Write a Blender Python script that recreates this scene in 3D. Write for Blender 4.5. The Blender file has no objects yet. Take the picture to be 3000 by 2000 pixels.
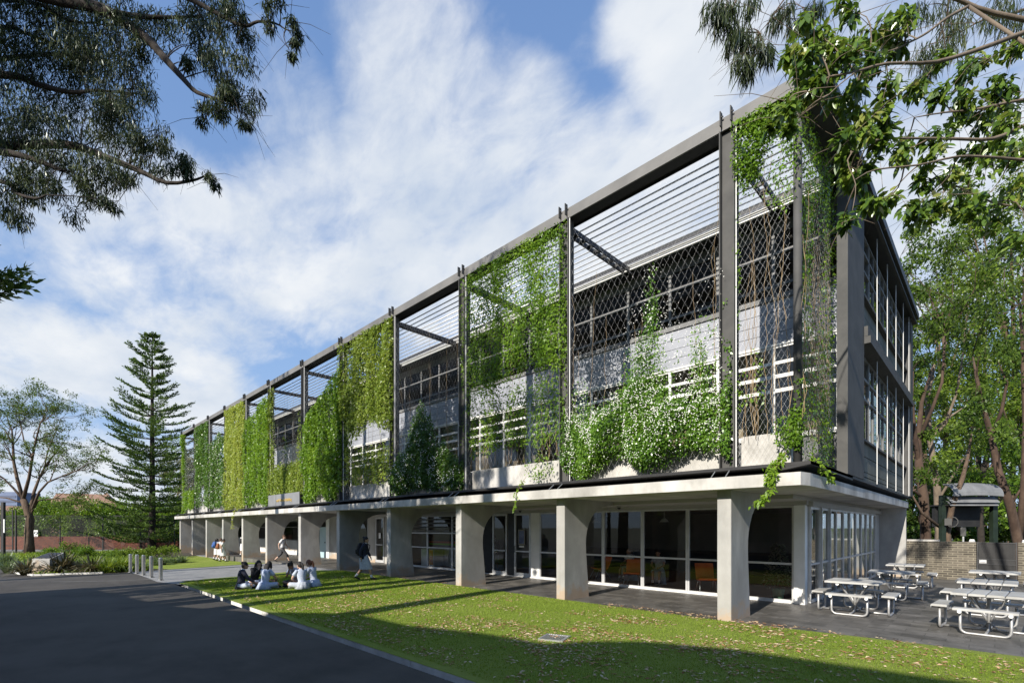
import bpy, bmesh, math, random
import numpy as np
from mathutils import Vector, Matrix
R = math.radians
C = bpy.context.scene.collection
scene = bpy.context.scene
random.seed(7)

# ------------------------------------------------------------------ camera
cam = bpy.data.cameras.new('camera')
cam.lens = 17.172; cam.sensor_width = 36.0; cam.sensor_fit = 'HORIZONTAL'
cam.shift_y = 0.1817; cam.clip_start = 0.05; cam.clip_end = 6000
cam_o = bpy.data.objects.new('camera', cam); C.objects.link(cam_o)
cam_o.location = (0, 0, 2.0); cam_o.rotation_euler = (R(90), 0, R(44.67))
scene.camera = cam_o

# ------------------------------------------------------------------ light
SUN_TO = Vector((0.1065*math.cos(R(30)), -0.9943*math.cos(R(30)), math.sin(R(30))))   # towards the sun
sun = bpy.data.lights.new('sun', 'SUN'); sun.energy = 5.0; sun.angle = R(0.5); sun.color = (1.0, 0.93, 0.83)
sun_o = bpy.data.objects.new('sun', sun); C.objects.link(sun_o)
sun_o.rotation_euler = SUN_TO.to_track_quat('Z', 'Y').to_euler(); sun_o.location = (5, -30, 40)
scene.view_settings.view_transform = 'Standard'; scene.view_settings.look = 'None'
scene.view_settings.exposure = 0.55; scene.view_settings.gamma = 1.0
scene.cycles.max_bounces = 7; scene.cycles.transparent_max_bounces = 24
scene.cycles.diffuse_bounces = 3; scene.cycles.glossy_bounces = 3; scene.cycles.transmission_bounces = 4

F_, CX_, HY_, CH_ = 1431.0, 1500.0, 1545.0, 2.0
DV = Vector((-math.sin(R(44.67)), math.cos(R(44.67)), 0)); RV = Vector((math.cos(R(44.67)), math.sin(R(44.67)), 0))
def at(u, v, D):
    """the world point seen at photo pixel (u, v), D metres deep"""
    p = DV*D + RV*((u-CX_)/F_*D); p.z = CH_ + (HY_-v)/F_*D
    return p
def sky_dir(u, v):
    return (at(u, v, 1.0) - Vector((0, 0, CH_))).normalized()

# ------------------------------------------------------------------ sky
world = bpy.data.worlds.new('World'); scene.world = world; world.use_nodes = True
nt = world.node_tree; nt.nodes.clear()
def N(t, **kw):
    n = nt.nodes.new(t)
    for k, v in kw.items():
        if k == 'inp':
            for a, b in v.items(): n.inputs[a].default_value = b
        else: setattr(n, k, v)
    return n
def LK(a, b): nt.links.new(a, b)
def MATH(op, a, b=None, clamp=False):
    m = N('ShaderNodeMath', operation=op, use_clamp=clamp)
    for i, x in enumerate((a, b)):
        if x is None: continue
        if isinstance(x, (int, float)): m.inputs[i].default_value = x
        else: LK(x, m.inputs[i])
    return m.outputs[0]
sky = N('ShaderNodeTexSky'); sky.sky_type = 'NISHITA'; sky.sun_disc = False
sky.sun_elevation = R(30); sky.sun_rotation = math.atan2(SUN_TO.x, SUN_TO.y); sky.air_density = 1.0; sky.dust_density = 0.3; sky.ozone_density = 1.6
tc = N('ShaderNodeTexCoord')
sep = N('ShaderNodeSeparateXYZ'); LK(tc.outputs['Generated'], sep.inputs[0])
zz = MATH('ADD', MATH('MAXIMUM', sep.outputs[2], 0.0), 0.22)
comb = N('ShaderNodeCombineXYZ'); LK(MATH('DIVIDE', sep.outputs[0], zz), comb.inputs[0]); LK(MATH('DIVIDE', sep.outputs[1], zz), comb.inputs[1])
def noise(scale, detail, rough, loc=(0, 0, 0), scl=(1, 1, 1), rot=0, dist=0.0):
    mp = N('ShaderNodeMapping'); mp.inputs['Location'].default_value = loc; mp.inputs['Scale'].default_value = scl; mp.inputs['Rotation'].default_value = (0, 0, rot)
    LK(comb.outputs[0], mp.inputs[0])
    n = N('ShaderNodeTexNoise'); n.inputs['Scale'].default_value = scale; n.inputs['Detail'].default_value = detail; n.inputs['Roughness'].default_value = rough
    n.inputs['Distortion'].default_value = dist
    LK(mp.outputs[0], n.inputs['Vector']); return n.outputs['Fac']
# cloud banks: (photo u, v, angular radius in degrees, weight)
BANKS = [(1150,30,7,.8),(1230,200,8,.9),(1340,330,8,.95),(1500,440,8,1.0),(1650,540,8,.95),(1200,600,9,1.0),(1330,500,8,1.0),(1000,690,9,.9),(830,760,9,.95),(640,760,9,.9),(450,720,9,.85),
         (300,680,9,.8),(150,740,7,.7),(520,860,8,.8),(700,880,7,.7),(800,240,6,.6),(960,330,5,.4),(1960,60,6.5,1.0),(2060,200,8,1.0),(2180,330,8,.9),(2000,400,7,.7),(1830,470,7,.8),(2700,450,14,.8),(2450,100,10,.5),
         (60,1010,5,1.0),(200,1040,5,1.1),(330,1075,5,1.1),(480,1120,5.5,1.2),(600,1150,5,1.1),(690,1180,4,.8),(1700,700,10,1.1),(1950,600,9,1.1),(1450,760,9,1.0),(1200,850,8,.9),(1000,830,7,1.0),(780,860,6,.8),(2150,500,9,1.1),(2900,600,12,.9),(2600,250,10,.8),(980,1000,5,.6),(820,900,5,.6),(900,850,5,.6),(250,1440,7,1.0),(40,1470,6,.9),(500,1420,6,.9),(120,800,6,.6),(1100,760,7,.7),(1500,620,7,.9),(1740,140,3,.35)]
acc = None
for (u, v, rad, wgt) in BANKS:
    d = sky_dir(u, v)
    dt = N('ShaderNodeVectorMath', operation='DOT_PRODUCT'); LK(tc.outputs['Generated'], dt.inputs[0]); dt.inputs[1].default_value = d
    mr = N('ShaderNodeMapRange', interpolation_type='SMOOTHSTEP')
    mr.inputs['From Min'].default_value = math.cos(R(abs(rad)*1.25)); mr.inputs['From Max'].default_value = 1.0
    mr.inputs['To Min'].default_value = 0.0; mr.inputs['To Max'].default_value = wgt*(1 if rad > 0 else -1)
    LK(dt.outputs['Value'], mr.inputs['Value'])
    acc = mr.outputs[0] if acc is None else MATH('MAXIMUM', acc, mr.outputs[0])
bank = acc
n1 = noise(2.4, 10, 0.58, (3.1, 1.7, 0), (1.0, 1.7, 1), R(45), 0.3)
n2 = noise(8.0, 9, 0.62, (0.3, 5.2, 2), (1.0, 1.7, 1), R(45), 0.4)
dens = MATH('ADD', MATH('ADD', MATH('MULTIPLY', bank, 0.62), MATH('MULTIPLY', n1, 1.05)), MATH('MULTIPLY', n2, 0.50))
cov = N('ShaderNodeMapRange', interpolation_type='SMOOTHSTEP'); cov.inputs['From Min'].default_value = 0.92; cov.inputs['From Max'].default_value = 1.50
cov.inputs['To Max'].default_value = 0.97
LK(dens, cov.inputs['Value'])
n3 = noise(2.6, 7, 0.55, (7, 2, 0), (1, 1.3, 1), R(20))
cr = N('ShaderNodeValToRGB'); LK(n3, cr.inputs[0])
cr.color_ramp.elements[0].position = 0.3; cr.color_ramp.elements[0].color = (6.0, 6.7, 7.7, 1)
cr.color_ramp.elements[1].position = 0.68; cr.color_ramp.elements[1].color = (8.6, 8.8, 9.0, 1)
SKL = (6.3, 8.2, 11.5)          # soft shoulder: keeps the horizon from burning out
vx = N('ShaderNodeVectorMath', operation='MULTIPLY'); LK(sky.outputs[0], vx.inputs[0]); vx.inputs[1].default_value = (3.0, 3.6, 4.9)
va = N('ShaderNodeVectorMath', operation='ADD'); LK(vx.outputs[0], va.inputs[0]); va.inputs[1].default_value = SKL
vm = N('ShaderNodeVectorMath', operation='MULTIPLY'); LK(vx.outputs[0], vm.inputs[0]); vm.inputs[1].default_value = SKL
vd = N('ShaderNodeVectorMath', operation='DIVIDE'); LK(vm.outputs[0], vd.inputs[0]); LK(va.outputs[0], vd.inputs[1])
mx = N('ShaderNodeMix', data_type='RGBA'); LK(cov.outputs[0], mx.inputs['Factor']); LK(vd.outputs[0], mx.inputs['A']); LK(cr.outputs[0], mx.inputs['B'])
bg = N('ShaderNodeBackground'); bg.inputs['Strength'].default_value = 0.074
LK(mx.outputs['Result'], bg.inputs['Color'])
wo = N('ShaderNodeOutputWorld'); LK(bg.outputs[0], wo.inputs[0])

# ------------------------------------------------------------------ helpers: objects
def tag(o, label=None, cat=None, group=None, kind=None):
    if label: o['label'] = label
    if cat: o['category'] = cat
    if group: o['group'] = group
    if kind: o['kind'] = kind
    return o
def thing(name, label, cat, loc=(0, 0, 0), rz=0.0, group=None):
    o = bpy.data.objects.new(name, None); C.objects.link(o)
    o.location = loc; o.rotation_euler = (0, 0, rz); o.empty_display_size = 0.2
    return tag(o, label, cat, group)
def copy_tree(o, parent=None):
    c = o.copy(); C.objects.link(c)
    if parent: c.parent = parent
    for ch in list(o.children): copy_tree(ch, c)
    return c
def wloc(o):
    p = Vector((0, 0, 0))
    while o is not None: p = p + Vector(o.location); o = o.parent
    return p
def link_mesh(name, me, mats, parent=None, world=True, smooth=False):
    if not isinstance(mats, (list, tuple)): mats = [mats]
    for m in mats: me.materials.append(m)
    if smooth: me.polygons.foreach_set('use_smooth', [True]*len(me.polygons))
    o = bpy.data.objects.new(name, me); C.objects.link(o)
    if parent is not None:
        o.parent = parent
        if world: me.transform(Matrix.Translation(-wloc(parent)))
    return o
class MB:
    def __init__(s): s.v = []; s.f = []; s.m = []
    def face(s, pts, mi=0):
        b = len(s.v); s.v += [tuple(p) for p in pts]; s.f.append(tuple(range(b, b+len(pts)))); s.m.append(mi); return s
    def box(s, x0, x1, y0, y1, z0, z1, mi=0):
        b = len(s.v)
        s.v += [(x0,y0,z0),(x1,y0,z0),(x1,y1,z0),(x0,y1,z0),(x0,y0,z1),(x1,y0,z1),(x1,y1,z1),(x0,y1,z1)]
        for q in ((0,3,2,1),(4,5,6,7),(0,1,5,4),(1,2,6,5),(2,3,7,6),(3,0,4,7)): s.f.append(tuple(b+i for i in q)); s.m.append(mi)
        return s
    def bbox(s, x0, x1, y0, y1, z0, z1, c=0.02, mi=0):
        """box with chamfered vertical and top edges"""
        lo = [(x0+c,y0),(x1-c,y0),(x1,y0+c),(x1,y1-c),(x1-c,y1),(x0+c,y1),(x0,y1-c),(x0,y0+c)]
        b = len(s.v)
        s.v += [(x,y,z0) for x,y in lo] + [(x,y,z1-c) for x,y in lo]
        cx, cy = (x0+x1)/2, (y0+y1)/2
        s.v += [(x+(c if x<cx else -c), y+(c if y<cy else -c), z1) for x,y in lo]
        for k in range(2):
            for i in range(8): s.f.append((b+k*8+i, b+k*8+(i+1)%8, b+k*8+8+(i+1)%8, b+k*8+8+i)); s.m.append(mi)
        s.f.append(tuple(b+16+i for i in range(8))); s.m.append(mi)
        s.f.append(tuple(b+7-i for i in range(8))); s.m.append(mi)
        return s
    def prism(s, poly, axis, a0, a1, mi=0):
        """poly in the two other axes, extruded along axis 0/1/2"""
        def mk(p, a):
            if axis == 0: return (a, p[0], p[1])
            if axis == 1: return (p[0], a, p[1])
            return (p[0], p[1], a)
        b = len(s.v); n = len(poly)
        s.v += [mk(p, a0) for p in poly] + [mk(p, a1) for p in poly]
        s.f.append(tuple(b+i for i in range(n))); s.m.append(mi); s.f.append(tuple(b+n+n-1-i for i in range(n))); s.m.append(mi)
        for i in range(n): s.f.append((b+i, b+n+i, b+n+(i+1)%n, b+(i+1)%n)); s.m.append(mi)
        return s
    def tube(s, pts, rad, n=8, cap=True, mi=0, sq=1.0):
        pts = [Vector(p) for p in pts]; k = len(pts)
        if not isinstance(rad, (list, tuple)): rad = [rad]*k
        t0 = (pts[1]-pts[0]).normalized(); ref = Vector((0,0,1)) if abs(t0.z) < 0.9 else Vector((1,0,0))
        u = t0.cross(ref).normalized(); b = len(s.v)
        for i, p in enumerate(pts):
            if i == 0: t = pts[1]-pts[0]
            elif i == k-1: t = pts[-1]-pts[-2]
            else: t = (pts[i+1]-pts[i]).normalized() + (pts[i]-pts[i-1]).normalized()
            if t.length < 1e-9: t = t0
            t.normalize(); u = (u - t*u.dot(t))
            if u.length < 1e-6: u = t.orthogonal()
            u.normalize(); w = t.cross(u)
            for j in range(n):
                a = 2*math.pi*(j+0.5)/n
                s.v.append(tuple(p + u*(math.cos(a)*rad[i]) + w*(math.sin(a)*rad[i]*sq)))
        for i in range(k-1):
            for j in range(n):
                s.f.append((b+i*n+j, b+i*n+(j+1)%n, b+(i+1)*n+(j+1)%n, b+(i+1)*n+j)); s.m.append(mi)
        if cap:
            s.f.append(tuple(b+n-1-j for j in range(n))); s.m.append(mi); s.f.append(tuple(b+(k-1)*n+j for j in range(n))); s.m.append(mi)
        return s
    def loft(s, rings, closed=True, cap=True, mi=0):
        """rings: lists of equal length of points"""
        b = len(s.v); n = len(rings[0])
        for r in rings: s.v += [tuple(p) for p in r]
        for i in range(len(rings)-1):
            for j in range(n if closed else n-1):
                s.f.append((b+i*n+j, b+i*n+(j+1)%n, b+(i+1)*n+(j+1)%n, b+(i+1)*n+j)); s.m.append(mi)
        if cap and closed:
            s.f.append(tuple(b+n-1-j for j in range(n))); s.m.append(mi); s.f.append(tuple(b+(len(rings)-1)*n+j for j in range(n))); s.m.append(mi)
        return s
    def ball(s, c, rx, ry=None, rz=None, nu=10, nv=7, mi=0, M=None):
        ry = ry or rx; rz = rz or rx; c = Vector(c); rings = []
        for i in range(nv+1):
            ph = math.pi*(i/nv)*0.98 + 0.03
            ring = []
            for j in range(nu):
                th = 2*math.pi*j/nu
                p = Vector((rx*math.sin(ph)*math.cos(th), ry*math.sin(ph)*math.sin(th), -rz*math.cos(ph)))
                if M is not None: p = M @ p
                ring.append(c+p)
            rings.append(ring)
        return s.loft(rings, mi=mi)
    def mesh(s, name):
        me = bpy.data.meshes.new(name); me.from_pydata(s.v, [], s.f)
        if any(s.m): me.polygons.foreach_set('material_index', s.m)
        me.update(); return me
    def build(s, name, mats, parent=None, world=True, smooth=False):
        return link_mesh(name, s.mesh(name), mats, parent, world, smooth)

# ------------------------------------------------------------------ helpers: materials
def newmat(name):
    m = bpy.data.materials.new(name); m.use_nodes = True; t = m.node_tree; t.nodes.clear()
    out = t.nodes.new('ShaderNodeOutputMaterial'); return m, t, out
def nd(t, typ, **inp):
    n = t.nodes.new(typ)
    for k, v in inp.items(): n.inputs[k.replace('_', ' ')].default_value = v
    return n
def c4(c): return (c[0], c[1], c[2], 1.0)
def surf(name, c1, c2=None, scale=3.0, detail=6, rough=0.7, rough2=None, bump=0.0, bscale=40.0, stretch=(1,1,1), lo=0.35, hi=0.65, metal=0.0, c3=None, scale3=0.6, lo3=.45, hi3=.7, spec=0.5, bdist=0.02):
    m, t, out = newmat(name); L = t.links.new
    b = nd(t, 'ShaderNodeBsdfPrincipled', Roughness=rough, Metallic=metal); b.inputs['Specular IOR Level'].default_value = spec
    L(b.outputs[0], out.inputs[0])
    geo = t.nodes.new('ShaderNodeNewGeometry'); mp = t.nodes.new('ShaderNodeMapping'); mp.inputs['Scale'].default_value = stretch
    L(geo.outputs['Position'], mp.inputs[0])
    if c2 is None: b.inputs['Base Color'].default_value = c4(c1)
    else:
        n = nd(t, 'ShaderNodeTexNoise', Scale=scale, Detail=detail, Roughness=0.6); L(mp.outputs[0], n.inputs['Vector'])
        cr = t.nodes.new('ShaderNodeValToRGB'); L(n.outputs['Fac'], cr.inputs[0])
        cr.color_ramp.elements[0].position = lo; cr.color_ramp.elements[0].color = c4(c1)
        cr.color_ramp.elements[1].position = hi; cr.color_ramp.elements[1].color = c4(c2)
        col = cr.outputs[0]
        if c3 is not None:
            n3 = nd(t, 'ShaderNodeTexNoise', Scale=scale3, Detail=5, Roughness=0.6); L(geo.outputs['Position'], n3.inputs['Vector'])
            mr = nd(t, 'ShaderNodeMapRange'); mr.inputs['From Min'].default_value = lo3; mr.inputs['From Max'].default_value = hi3; L(n3.outputs['Fac'], mr.inputs['Value'])
            mix = t.nodes.new('ShaderNodeMix'); mix.data_type = 'RGBA'; L(mr.outputs[0], mix.inputs['Factor']); L(col, mix.inputs['A']); mix.inputs['B'].default_value = c4(c3)
            col = mix.outputs['Result']
        L(col, b.inputs['Base Color'])
        if rough2 is not None:
            mr2 = nd(t, 'ShaderNodeMapRange'); mr2.inputs['From Min'].default_value = .3; mr2.inputs['From Max'].default_value = .7
            mr2.inputs['To Min'].default_value = rough; mr2.inputs['To Max'].default_value = rough2
            L(n.outputs['Fac'], mr2.inputs['Value']); L(mr2.outputs[0], b.inputs['Roughness'])
    if bump > 0:
        n2 = nd(t, 'ShaderNodeTexNoise', Scale=bscale, Detail=5, Roughness=0.65); L(mp.outputs[0], n2.inputs['Vector'])
        bp = nd(t, 'ShaderNodeBump', Strength=bump, Distance=bdist); L(n2.outputs['Fac'], bp.inputs['Height']); L(bp.outputs[0], b.inputs['Normal'])
    return m
def brick(name, c1, c2, mortar, bw, bh, ms, axes='xz', rough=0.85, bump=0.4, offset=0.5, noise_amt=0.25, rough_tile=False, sq=1.0):
    m, t, out = newmat(name); L = t.links.new
    b = nd(t, 'ShaderNodeBsdfPrincipled', Roughness=rough); L(b.outputs[0], out.inputs[0])
    geo = t.nodes.new('ShaderNodeNewGeometry'); sp = t.nodes.new('ShaderNodeSeparateXYZ'); L(geo.outputs['Position'], sp.inputs[0])
    cb = t.nodes.new('ShaderNodeCombineXYZ'); ix = {'x': 0, 'y': 1, 'z': 2}
    if axes == 'rz':
        dt = t.nodes.new('ShaderNodeVectorMath'); dt.operation = 'DOT_PRODUCT'; dt.inputs[1].default_value = RV; L(geo.outputs['Position'], dt.inputs[0]); L(dt.outputs['Value'], cb.inputs[0])
    else: L(sp.outputs[ix[axes[0]]], cb.inputs[0])
    L(sp.outputs[ix[axes[1]]], cb.inputs[1])
    br = t.nodes.new('ShaderNodeTexBrick'); br.offset = offset; br.inputs['Scale'].default_value = 1.0
    br.inputs['Brick Width'].default_value = bw; br.inputs['Row Height'].default_value = bh; br.inputs['Mortar Size'].default_value = ms
    br.inputs['Color1'].default_value = c4(c1); br.inputs['Color2'].default_value = c4(c2); br.inputs['Mortar'].default_value = c4(mortar); br.inputs['Bias'].default_value = 0.0
    L(cb.outputs[0], br.inputs['Vector'])
    n = nd(t, 'ShaderNodeTexNoise', Scale=2.2, Detail=7, Roughness=0.65); L(geo.outputs['Position'], n.inputs['Vector'])
    mr = nd(t, 'ShaderNodeMapRange'); mr.inputs['From Min'].default_value = .3; mr.inputs['From Max'].default_value = .7
    mr.inputs['To Min'].default_value = 1-noise_amt; mr.inputs['To Max'].default_value = 1+noise_amt; L(n.outputs['Fac'], mr.inputs['Value'])
    mul = t.nodes.new('ShaderNodeMix'); mul.data_type = 'RGBA'; mul.blend_type = 'MULTIPLY'; mul.inputs['Factor'].default_value = 1.0
    L(br.outputs['Color'], mul.inputs['A']); L(mr.outputs[0], mul.inputs['B']); L(mul.outputs['Result'], b.inputs['Base Color'])
    bp = nd(t, 'ShaderNodeBump', Strength=bump, Distance=0.01); bp.invert = True; L(br.outputs['Fac'], bp.inputs['Height']); L(bp.outputs[0], b.inputs['Normal'])
    if rough_tile:
        mr3 = nd(t, 'ShaderNodeMapRange'); mr3.inputs['From Min'].default_value = .3; mr3.inputs['From Max'].default_value = .7
        mr3.inputs['To Min'].default_value = rough-.1; mr3.inputs['To Max'].default_value = rough+.12; L(n.outputs['Fac'], mr3.inputs['Value']); L(mr3.outputs[0], b.inputs['Roughness'])
    return m
def leafmat(name, cols, trans=0.35, gloss=0.08, grough=0.35, glk=0.12):
    """cols: list of colours spread over the per-leaf 'tint' value"""
    m, t, out = newmat(name); L = t.links.new
    a = t.nodes.new('ShaderNodeAttribute'); a.attribute_name = 'tint'
    cr = t.nodes.new('ShaderNodeValToRGB'); L(a.outputs['Fac'], cr.inputs[0]); e = cr.color_ramp.elements
    while len(e) < len(cols): e.new(0.5)
    for i, c in enumerate(cols): e[i].position = i/(len(cols)-1); e[i].color = c4(c)
    df = t.nodes.new('ShaderNodeBsdfDiffuse'); tr = t.nodes.new('ShaderNodeBsdfTranslucent'); L(cr.outputs[0], df.inputs[0])
    hs = t.nodes.new('ShaderNodeHueSaturation'); hs.inputs['Hue'].default_value = 0.485; hs.inputs['Value'].default_value = 1.5; hs.inputs['Saturation'].default_value = 1.05
    L(cr.outputs[0], hs.inputs['Color']); L(hs.outputs[0], tr.inputs[0])
    mx = t.nodes.new('ShaderNodeMixShader'); mx.inputs[0].default_value = trans; L(df.outputs[0], mx.inputs[1]); L(tr.outputs[0], mx.inputs[2])
    sh = mx.outputs[0]
    if gloss > 0:
        g = t.nodes.new('ShaderNodeBsdfGlossy'); g.inputs['Roughness'].default_value = grough; g.inputs['Color'].default_value = (.9, .95, .9, 1)
        fr = nd(t, 'ShaderNodeLayerWeight', Blend=0.25); mm = t.nodes.new('ShaderNodeMath'); mm.operation = 'MULTIPLY_ADD'; mm.inputs[1].default_value = glk; mm.inputs[2].default_value = gloss*.22
        L(fr.outputs['Fresnel'], mm.inputs[0])
        m2 = t.nodes.new('ShaderNodeMixShader'); L(mm.outputs[0], m2.inputs[0]); L(sh, m2.inputs[1]); L(g.outputs[0], m2.inputs[2]); sh = m2.outputs[0]
    L(sh, out.inputs[0]); return m
def glassmat(name, tint=(.75,.8,.78), ior=1.5, boost=1.0):
    m, t, out = newmat(name); L = t.links.new
    tr = t.nodes.new('ShaderNodeBsdfTransparent'); tr.inputs[0].default_value = c4(tint)
    g = t.nodes.new('ShaderNodeBsdfGlossy'); g.inputs['Roughness'].default_value = 0.0; g.inputs['Color'].default_value = (.95,.97,.96,1)
    fr = nd(t, 'ShaderNodeFresnel', IOR=ior)
    mm = t.nodes.new('ShaderNodeMath'); mm.operation = 'MULTIPLY'; mm.inputs[1].default_value = boost; mm.use_clamp = True; L(fr.outputs[0], mm.inputs[0])
    mx = t.nodes.new('ShaderNodeMixShader'); L(mm.outputs[0], mx.inputs[0]); L(tr.outputs[0], mx.inputs[1]); L(g.outputs[0], mx.inputs[2]); L(mx.outputs[0], out.inputs[0])
    return m

# ------------------------------------------------------------------ helpers: foliage
def leaf_mesh(name, P, Dr, Nr, Ln, Wd, tint, fold=0.12, droop=0.0, segs=1):
    """one diamond-shaped, slightly folded blade per row (numpy arrays)"""
    P = np.asarray(P, float); n = len(P)
    Dr = Dr/np.maximum(np.linalg.norm(Dr, axis=1, keepdims=True), 1e-9)
    S = np.cross(Dr, Nr); S /= np.maximum(np.linalg.norm(S, axis=1, keepdims=True), 1e-9)
    U = np.cross(S, Dr); Ln = np.broadcast_to(Ln, (n,))[:, None]; Wd = np.broadcast_to(Wd, (n,))[:, None]
    if segs == 1:
        V = np.empty((n, 4, 3)); V[:, 0] = P
        V[:, 1] = P + Dr*Ln*0.45 + S*Wd*0.5 + U*Wd*fold; V[:, 3] = P + Dr*Ln*0.45 - S*Wd*0.5 + U*Wd*fold
        V[:, 2] = P + Dr*Ln; V[:, 2, 2] -= (droop*Ln)[:, 0]
        faces = np.arange(n*4).reshape(n, 4); k = 4
        loops = faces.ravel(); starts = np.arange(0, n*4, 4)
    else:   # six-point leaf with a midrib: two quads either side
        V = np.empty((n, 7, 3)); V[:, 0] = P
        dz = np.zeros((n, 3)); dz[:, 2:3] = -droop*Ln
        m1 = P + Dr*Ln*0.33 + dz*0.1; m2 = P + Dr*Ln*0.68 + dz*0.45
        V[:, 1] = P + Dr*Ln*0.33 + S*Wd*0.46 + U*Wd*fold + dz*0.1; V[:, 2] = P + Dr*Ln*0.68 + S*Wd*0.40 + U*Wd*fold + dz*0.45
        V[:, 3] = P + Dr*Ln + dz
        V[:, 4] = P + Dr*Ln*0.68 - S*Wd*0.40 + U*Wd*fold + dz*0.45; V[:, 5] = P + Dr*Ln*0.33 - S*Wd*0.46 + U*Wd*fold + dz*0.1
        V[:, 6] = (m1+m2)*0.5
        base = (np.arange(n)*7)[:, None]
        q = np.concatenate([base+np.array([[0, 1, 6, 5]]), base+np.array([[1, 2, 3, 6]]), base+np.array([[6, 3, 4, 5]])], axis=1).reshape(-1, 4)
        loops = q.ravel(); starts = np.arange(0, len(q)*4, 4); k = 7
    me = bpy.data.meshes.new(name)
    me.vertices.add(n*k); me.vertices.foreach_set('co', V.reshape(-1))
    me.loops.add(len(loops)); me.loops.foreach_set('vertex_index', loops.astype(np.int32))
    me.polygons.add(len(starts)); me.polygons.foreach_set('loop_start', starts.astype(np.int32))
    me.update(calc_edges=True)
    at_ = me.attributes.new('tint', 'FLOAT', 'POINT'); at_.data.foreach_set('value', np.repeat(np.clip(tint, 0, 1), k).astype(np.float32))
    return me
def unit(a): return a/np.maximum(np.linalg.norm(a, axis=1, keepdims=True), 1e-9)
def vnoise(x, y, seed=0):
    """smooth value noise in 0..1"""
    r = np.random.RandomState(seed); T = r.rand(256, 256)
    xi = np.floor(x).astype(int); yi = np.floor(y).astype(int); fx = x-xi; fy = y-yi
    fx = fx*fx*(3-2*fx); fy = fy*fy*(3-2*fy); xi &= 255; yi &= 255; x1 = (xi+1) & 255; y1 = (yi+1) & 255
    return (T[xi, yi]*(1-fx)+T[x1, yi]*fx)*(1-fy) + (T[xi, y1]*(1-fx)+T[x1, y1]*fx)*fy
def clump_points(rng, centre, rad, n, shell=0.5, squash=(1, 1, 1)):
    v = unit(rng.normal(size=(n, 3))); r = rng.rand(n)**shell
    return np.asarray(centre) + v*r[:, None]*rad*np.asarray(squash), v
def grow(rng, p, d, length, r, level, maxlev, out, tips, spread=0.7, nchild=(2, 4), shrink=0.68, wob=0.16, up=0.05, steps=6, taper=0.6, first=0.35):
    p = Vector(p); d = Vector(d).normalized(); pts = [p.copy()]; rads = [r]; seg = length/steps
    for i in range(steps):
        d = (d + Vector(rng.normal(size=3)*wob) + Vector((0, 0, up))).normalized()
        p = p + d*seg; pts.append(p.copy()); rads.append(r*(1-(1-taper)*(i+1)/steps))
    out.append((pts, rads, level))
    if level >= maxlev: tips.append((pts[-1], d)); tips.append((pts[steps//2], d)); return
    nc = rng.randint(nchild[0], nchild[1]+1)
    for k in range(nc):
        f = 1.0 if k == 0 else first + (1-first)*rng.rand()
        i = min(steps, max(1, int(round(f*steps)))); q = pts[i]
        ax = Vector(rng.normal(size=3)).cross(d)
        if ax.length < 1e-4: continue
        nd_ = Matrix.Rotation(spread*(0.35 if k == 0 else 0.7+0.5*rng.rand()), 3, ax.normalized()) @ d
        grow(rng, q, nd_, length*shrink*(0.8+0.4*rng.rand()), rads[i]*(0.85 if k == 0 else 0.62), level+1, maxlev, out, tips, spread, nchild, shrink, wob, up, max(3, steps-1), taper, first)
def limbs(out, n0=9, maxlev=9):
    mb = MB()
    for pts, rads, lev in out:
        if lev <= maxlev: mb.tube(pts, rads, n=max(4, n0-2*lev))
    return mb
def HG(x):
    """ground height: level by the building's near end, a shallow fall to the far garden"""
    t = min(1.0, max(0.0, (-24.0-x)/16.0)); return -0.35*t*t*(3-2*t)
# ------------------------------------------------------------------ materials
M = {}
M['concrete'] = surf('concrete', (.28,.276,.262), (.46,.453,.43), 1.3, 9, .85, bump=.25, bscale=25, c3=(.30,.292,.272), scale3=.55, stretch=(1,1,.45), bdist=.01)
_t = M['concrete'].node_tree; _b = [n for n in _t.nodes if n.type == 'BSDF_PRINCIPLED'][0]; _c = _b.inputs['Base Color'].links[0].from_socket   # tan stain on the foot of the piers
_g = _t.nodes.new('ShaderNodeNewGeometry'); _s = _t.nodes.new('ShaderNodeSeparateXYZ'); _t.links.new(_g.outputs['Position'], _s.inputs[0])
_n = nd(_t, 'ShaderNodeTexNoise', Scale=2.3, Detail=6, Roughness=.65); _t.links.new(_g.outputs['Position'], _n.inputs['Vector'])
_m = _t.nodes.new('ShaderNodeMath'); _m.operation = 'MULTIPLY_ADD'; _m.inputs[1].default_value = 1.5; _m.inputs[2].default_value = -.42; _t.links.new(_n.outputs['Fac'], _m.inputs[0])
_d = _t.nodes.new('ShaderNodeMath'); _d.operation = 'SUBTRACT'; _t.links.new(_m.outputs[0], _d.inputs[0]); _t.links.new(_s.outputs[2], _d.inputs[1])
_r = nd(_t, 'ShaderNodeMapRange'); _r.inputs['From Min'].default_value = -.05; _r.inputs['From Max'].default_value = .22; _r.inputs['To Max'].default_value = .75; _t.links.new(_d.outputs[0], _r.inputs['Value'])
_x = _t.nodes.new('ShaderNodeMix'); _x.data_type = 'RGBA'; _t.links.new(_r.outputs[0], _x.inputs['Factor']); _t.links.new(_c, _x.inputs['A']); _x.inputs['B'].default_value = (.40,.29,.19,1); _t.links.new(_x.outputs['Result'], _b.inputs['Base Color'])
M['concrete_pale'] = surf('concrete_pale', (.38,.37,.345), (.56,.545,.51), 1.8, 9, .8, bump=.15, bscale=30, stretch=(1,1,.22), c3=(.27,.26,.235), scale3=.9, bdist=.01)
M['steel_grey'] = surf('painted_steel_grey', (.07,.07,.068), (.095,.094,.09), 2.0, 5, .72, bump=.03, spec=.2)
M['steel_beam'] = surf('painted_steel_beam', (.135,.132,.125), (.175,.17,.16), 1.2, 6, .6, c3=(.11,.108,.102), scale3=.7, bump=.03)
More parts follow.
